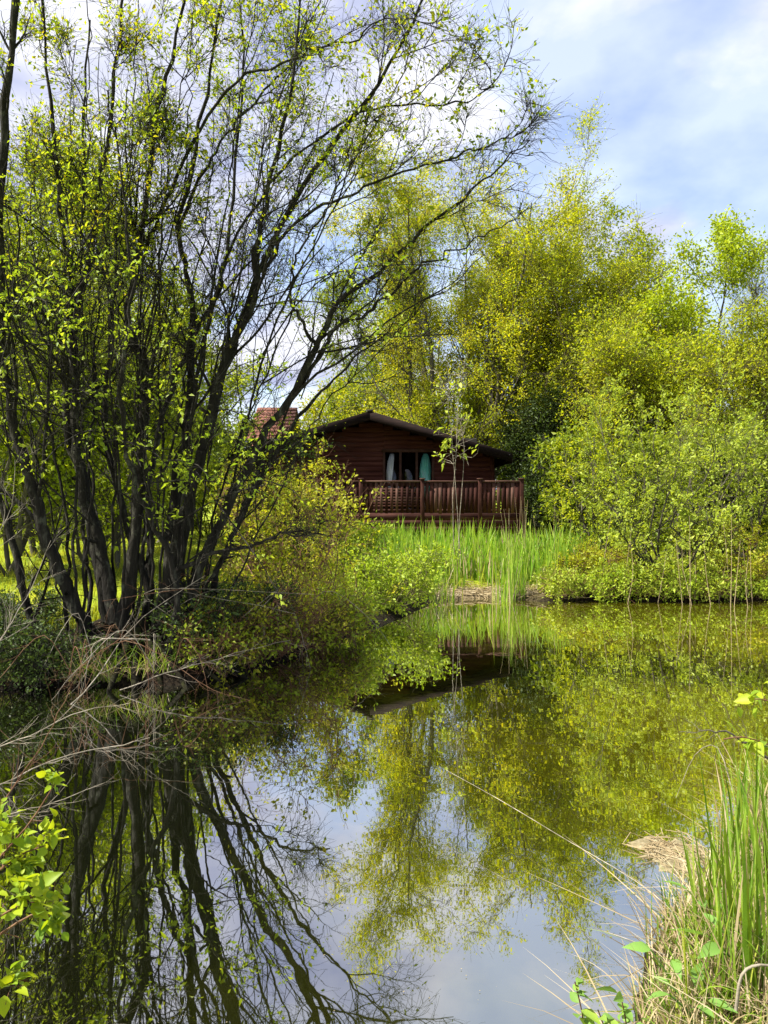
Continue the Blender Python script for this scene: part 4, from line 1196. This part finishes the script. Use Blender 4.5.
v, q = tubes(sp3, np.full((110, 3), .002), 4)
obj_np('dead_reeds', v, [q], L['straw'], mat_o)

n = 12000
x = rng.uniform(-5, 9, n); y = rng.uniform(2.4, 13.8, n)
cl = (np.sin(x * 1.7 + np.sin(y * 1.3) * 2) * np.cos(y * 1.1 + x * .6) + .5 * np.sin(x * 4.1 + y * 2.3)) + rng.normal(size=n) * .25
dsh = poly_dist(x, y, shore)
k = in_poly(x, y, shore) & ((cl > .8) | (dsh < .25 * rng.random(n)))
tag(disc_field('floating_flecks', x[k], y[k], rng.uniform(.001, .0042, k.sum()) * (1 + 1.0 * (y[k] > 7)), M['scum']), kind='stuff')
n = 5000
x = rng.uniform(-6, 8, n); y = rng.uniform(5, 16, n)
k = ~in_poly(x, y, shore) & (poly_dist(x, y, shore) < .9)
lpz = np.stack([x[k], y[k], ground_z(x[k], y[k]) + .012], 1)
V, T = leaves(lpz, norm(rng.normal(size=lpz.shape) * np.array([1, 1, .2])), size=.06, width=.6, rnd=.1, droop=0, up=2.0)
L['litter'] = leaf_mat('dead_leaf', [(0.03, 0.018, 0.008), (0.08, 0.05, 0.022), (0.16, 0.11, 0.05)], 0.15, (1, .9, .6), clump=3)
tag(obj_np('leaf_litter', V, [T], L['litter']), kind='stuff')
for k in range(14):
    px = rng.uniform(40, 330)
    Y = np.interp(px, [40, 140, 230, 330], [7.1, 7.3, 7.6, 9.6]) + rng.normal() * .12
    yb = HZ + (CAMH - .05) / Y * F
    dxx = rng.normal() * 55
    dead_branch('thin dead twig arching over the black water edge below the willow', [P(px, yb - 18, Y), P(px + dxx * .4, yb - 45 - 25 * rng.random(), Y - .05), P(px + dxx, yb - 30 * rng.random(), Y - .2), P(px + dxx * 1.3, yb + 12, Y - .25)], .0065, 7, 3, .3, 'twig_pale' if k % 3 == 0 else 'twig_red', 'dead twigs along the black water edge')
gd_ = []
for k in range(22):
    px = rng.uniform(-20, 330)
    Y = np.interp(px, [-20, 140, 230, 330], [7.4, 7.55, 7.9, 10.0])
    x_ = (px - 384) / F * Y
    tuft('sedge_tuft', 'ragged sedge tuft trailing into the water below the willow and bramble', 'grass tuft', (x_, Y, gz(x_, Y)), 24, .12, .3, .009, L['sedge'], 'sedge tufts along the shaded bank', .5, .9, straw=16, segs=6)
for k in range(26):
    px = rng.uniform(560, 800)
    Y = rng.uniform(13.75, 14.2)
    x_ = (px - 384) / F * Y
    tuft('sedge_tuft', 'ragged sedge tuft at the foot of the far leafy bushes', 'grass tuft', (x_, Y, max(gz(x_, Y), 0)), 22, .18, .38, .014, L['sedge'], 'sedge tufts along the far bank', .4, .8, straw=18, segs=5)

# dark low growth and leaf litter on the shaded bank under the willow
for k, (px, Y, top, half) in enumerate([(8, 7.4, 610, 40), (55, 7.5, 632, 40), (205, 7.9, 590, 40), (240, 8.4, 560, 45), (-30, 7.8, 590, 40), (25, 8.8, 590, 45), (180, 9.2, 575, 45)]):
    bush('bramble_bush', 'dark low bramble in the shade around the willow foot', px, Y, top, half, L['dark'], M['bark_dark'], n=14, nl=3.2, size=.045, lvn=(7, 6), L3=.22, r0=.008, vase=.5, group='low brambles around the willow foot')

for k, (px, Y, top, half) in enumerate([(585, 14.6, 550, 22), (615, 14.1, 560, 26), (690, 14.2, 555, 30), (740, 14.2, 550, 30), (790, 14.2, 545, 30), (640, 14.0, 565, 24), (715, 15.2, 520, 40)]):
    bush('bramble_bush', 'low leafy growth overhanging the muddy far shore', px, Y, top, half, L['elder'] if k % 3 else L['bramble'], M['twig_red'], n=12, nl=3.2, size=.075, lvn=(7, 6), L3=.28, r0=.007, vase=.5, group='low growth along the far shore')

bush('bramble_bush', 'tall yellow green bramble hiding the left end of the deck railing', 282, 15, 448, 52, L['bramble'], M['twig_red'], n=14, nl=3.2, size=.085, lvn=(9, 7), L3=.4, r0=.014, vase=.7)

bg_tree('maple_tree', 'lime green young tree close behind the willow stems beside the lawn', 5, 13.5, 190, 130, 6, .06, L['ash'], M['bark_grey'], nl=5, size=.10, lvn=(9, 7, 6), t0=.1)
bg_tree('maple_tree', 'lime green sapling-like tree behind the middle of the willow', 105, 15, 300, 80, 5, .05, L['ash'], M['bark_grey'], nl=4, size=.10, lvn=(8, 6, 6), t0=.1)
for k in range(9):
    px = -40 + k * 42
    bush('hedge_bush', 'leafy green hedge bush along the back of the lawn behind the willow', px, 25 + rng.random() * 3, 425 + rng.random() * 30, 42, L['ash'] if k % 2 else L['mid'], M['bark_dark'], n=10, nl=5, size=.13, lvn=(8, 7), L3=.5, r0=.025, t0=.02, vase=.7, group='hedge bushes behind the lawn')
for k in range(14):
    Y = rng.uniform(4.1, 4.8)
    x_ = np.interp(Y, [4.2, 4.3, 5.2, 6.0], [2.05, 2.12, 2.85, 3.8]) + rng.uniform(.05, .5)
    tuft('grass_tuft', 'green sedge tuft on the near bank beyond the floating mat', 'grass tuft', (x_, Y, gz(x_, Y)), 40, .16, .34, .010, L['sedge'], 'sedge tufts beyond the floating mat', .4, .7, straw=26, segs=6)
n = 500
x = rng.normal(2.1, .8, n); y = rng.normal(14.3, .3, n)
k = ~in_poly(x, y, shore)
pp = np.stack([x[k], y[k], ground_z(x[k], y[k]) + .02], 1)
dd = norm(rng.normal(size=pp.shape) * np.array([1, 1, .1]))
v, q = tubes(np.stack([pp - dd * .18, pp, pp + dd * .18], 1), np.full((len(pp), 3), .005), 4)
tag(obj_np('reed_litter', v, [q], L['straw']), kind='stuff')

for k in range(9):
    px = 205 + k * 17
    Y = np.interp(px, [200, 235, 290, 345], [7.75, 8.1, 8.9, 9.9])
    bush('bramble_bush', 'loose twiggy bramble drooping over the water edge between willow and marsh shrub', px, Y, HZ + (CAMH - .75) / Y * F, 34, L['bramble'] if k % 2 else L['willow_low'], M['twig_red'], n=12, nl=1.7, size=.055, lvn=(6, 5), L3=.25, r0=.006, vase=.45, group='brambles drooping over the water edge')

for k in range(10):
    px = 560 + k * 25 + rng.normal() * 6
    bush('bramble_bush', 'low leafy clump trailing into the water along the far leafy bushes', px, 13.85, 568 + rng.random() * 14, 20, L['marsh'] if k % 3 else L['elder'], M['twig_red'], n=12, nl=3.2, size=.07, lvn=(6, 5), L3=.26, r0=.006, vase=.45, group='low clumps trailing into the water')
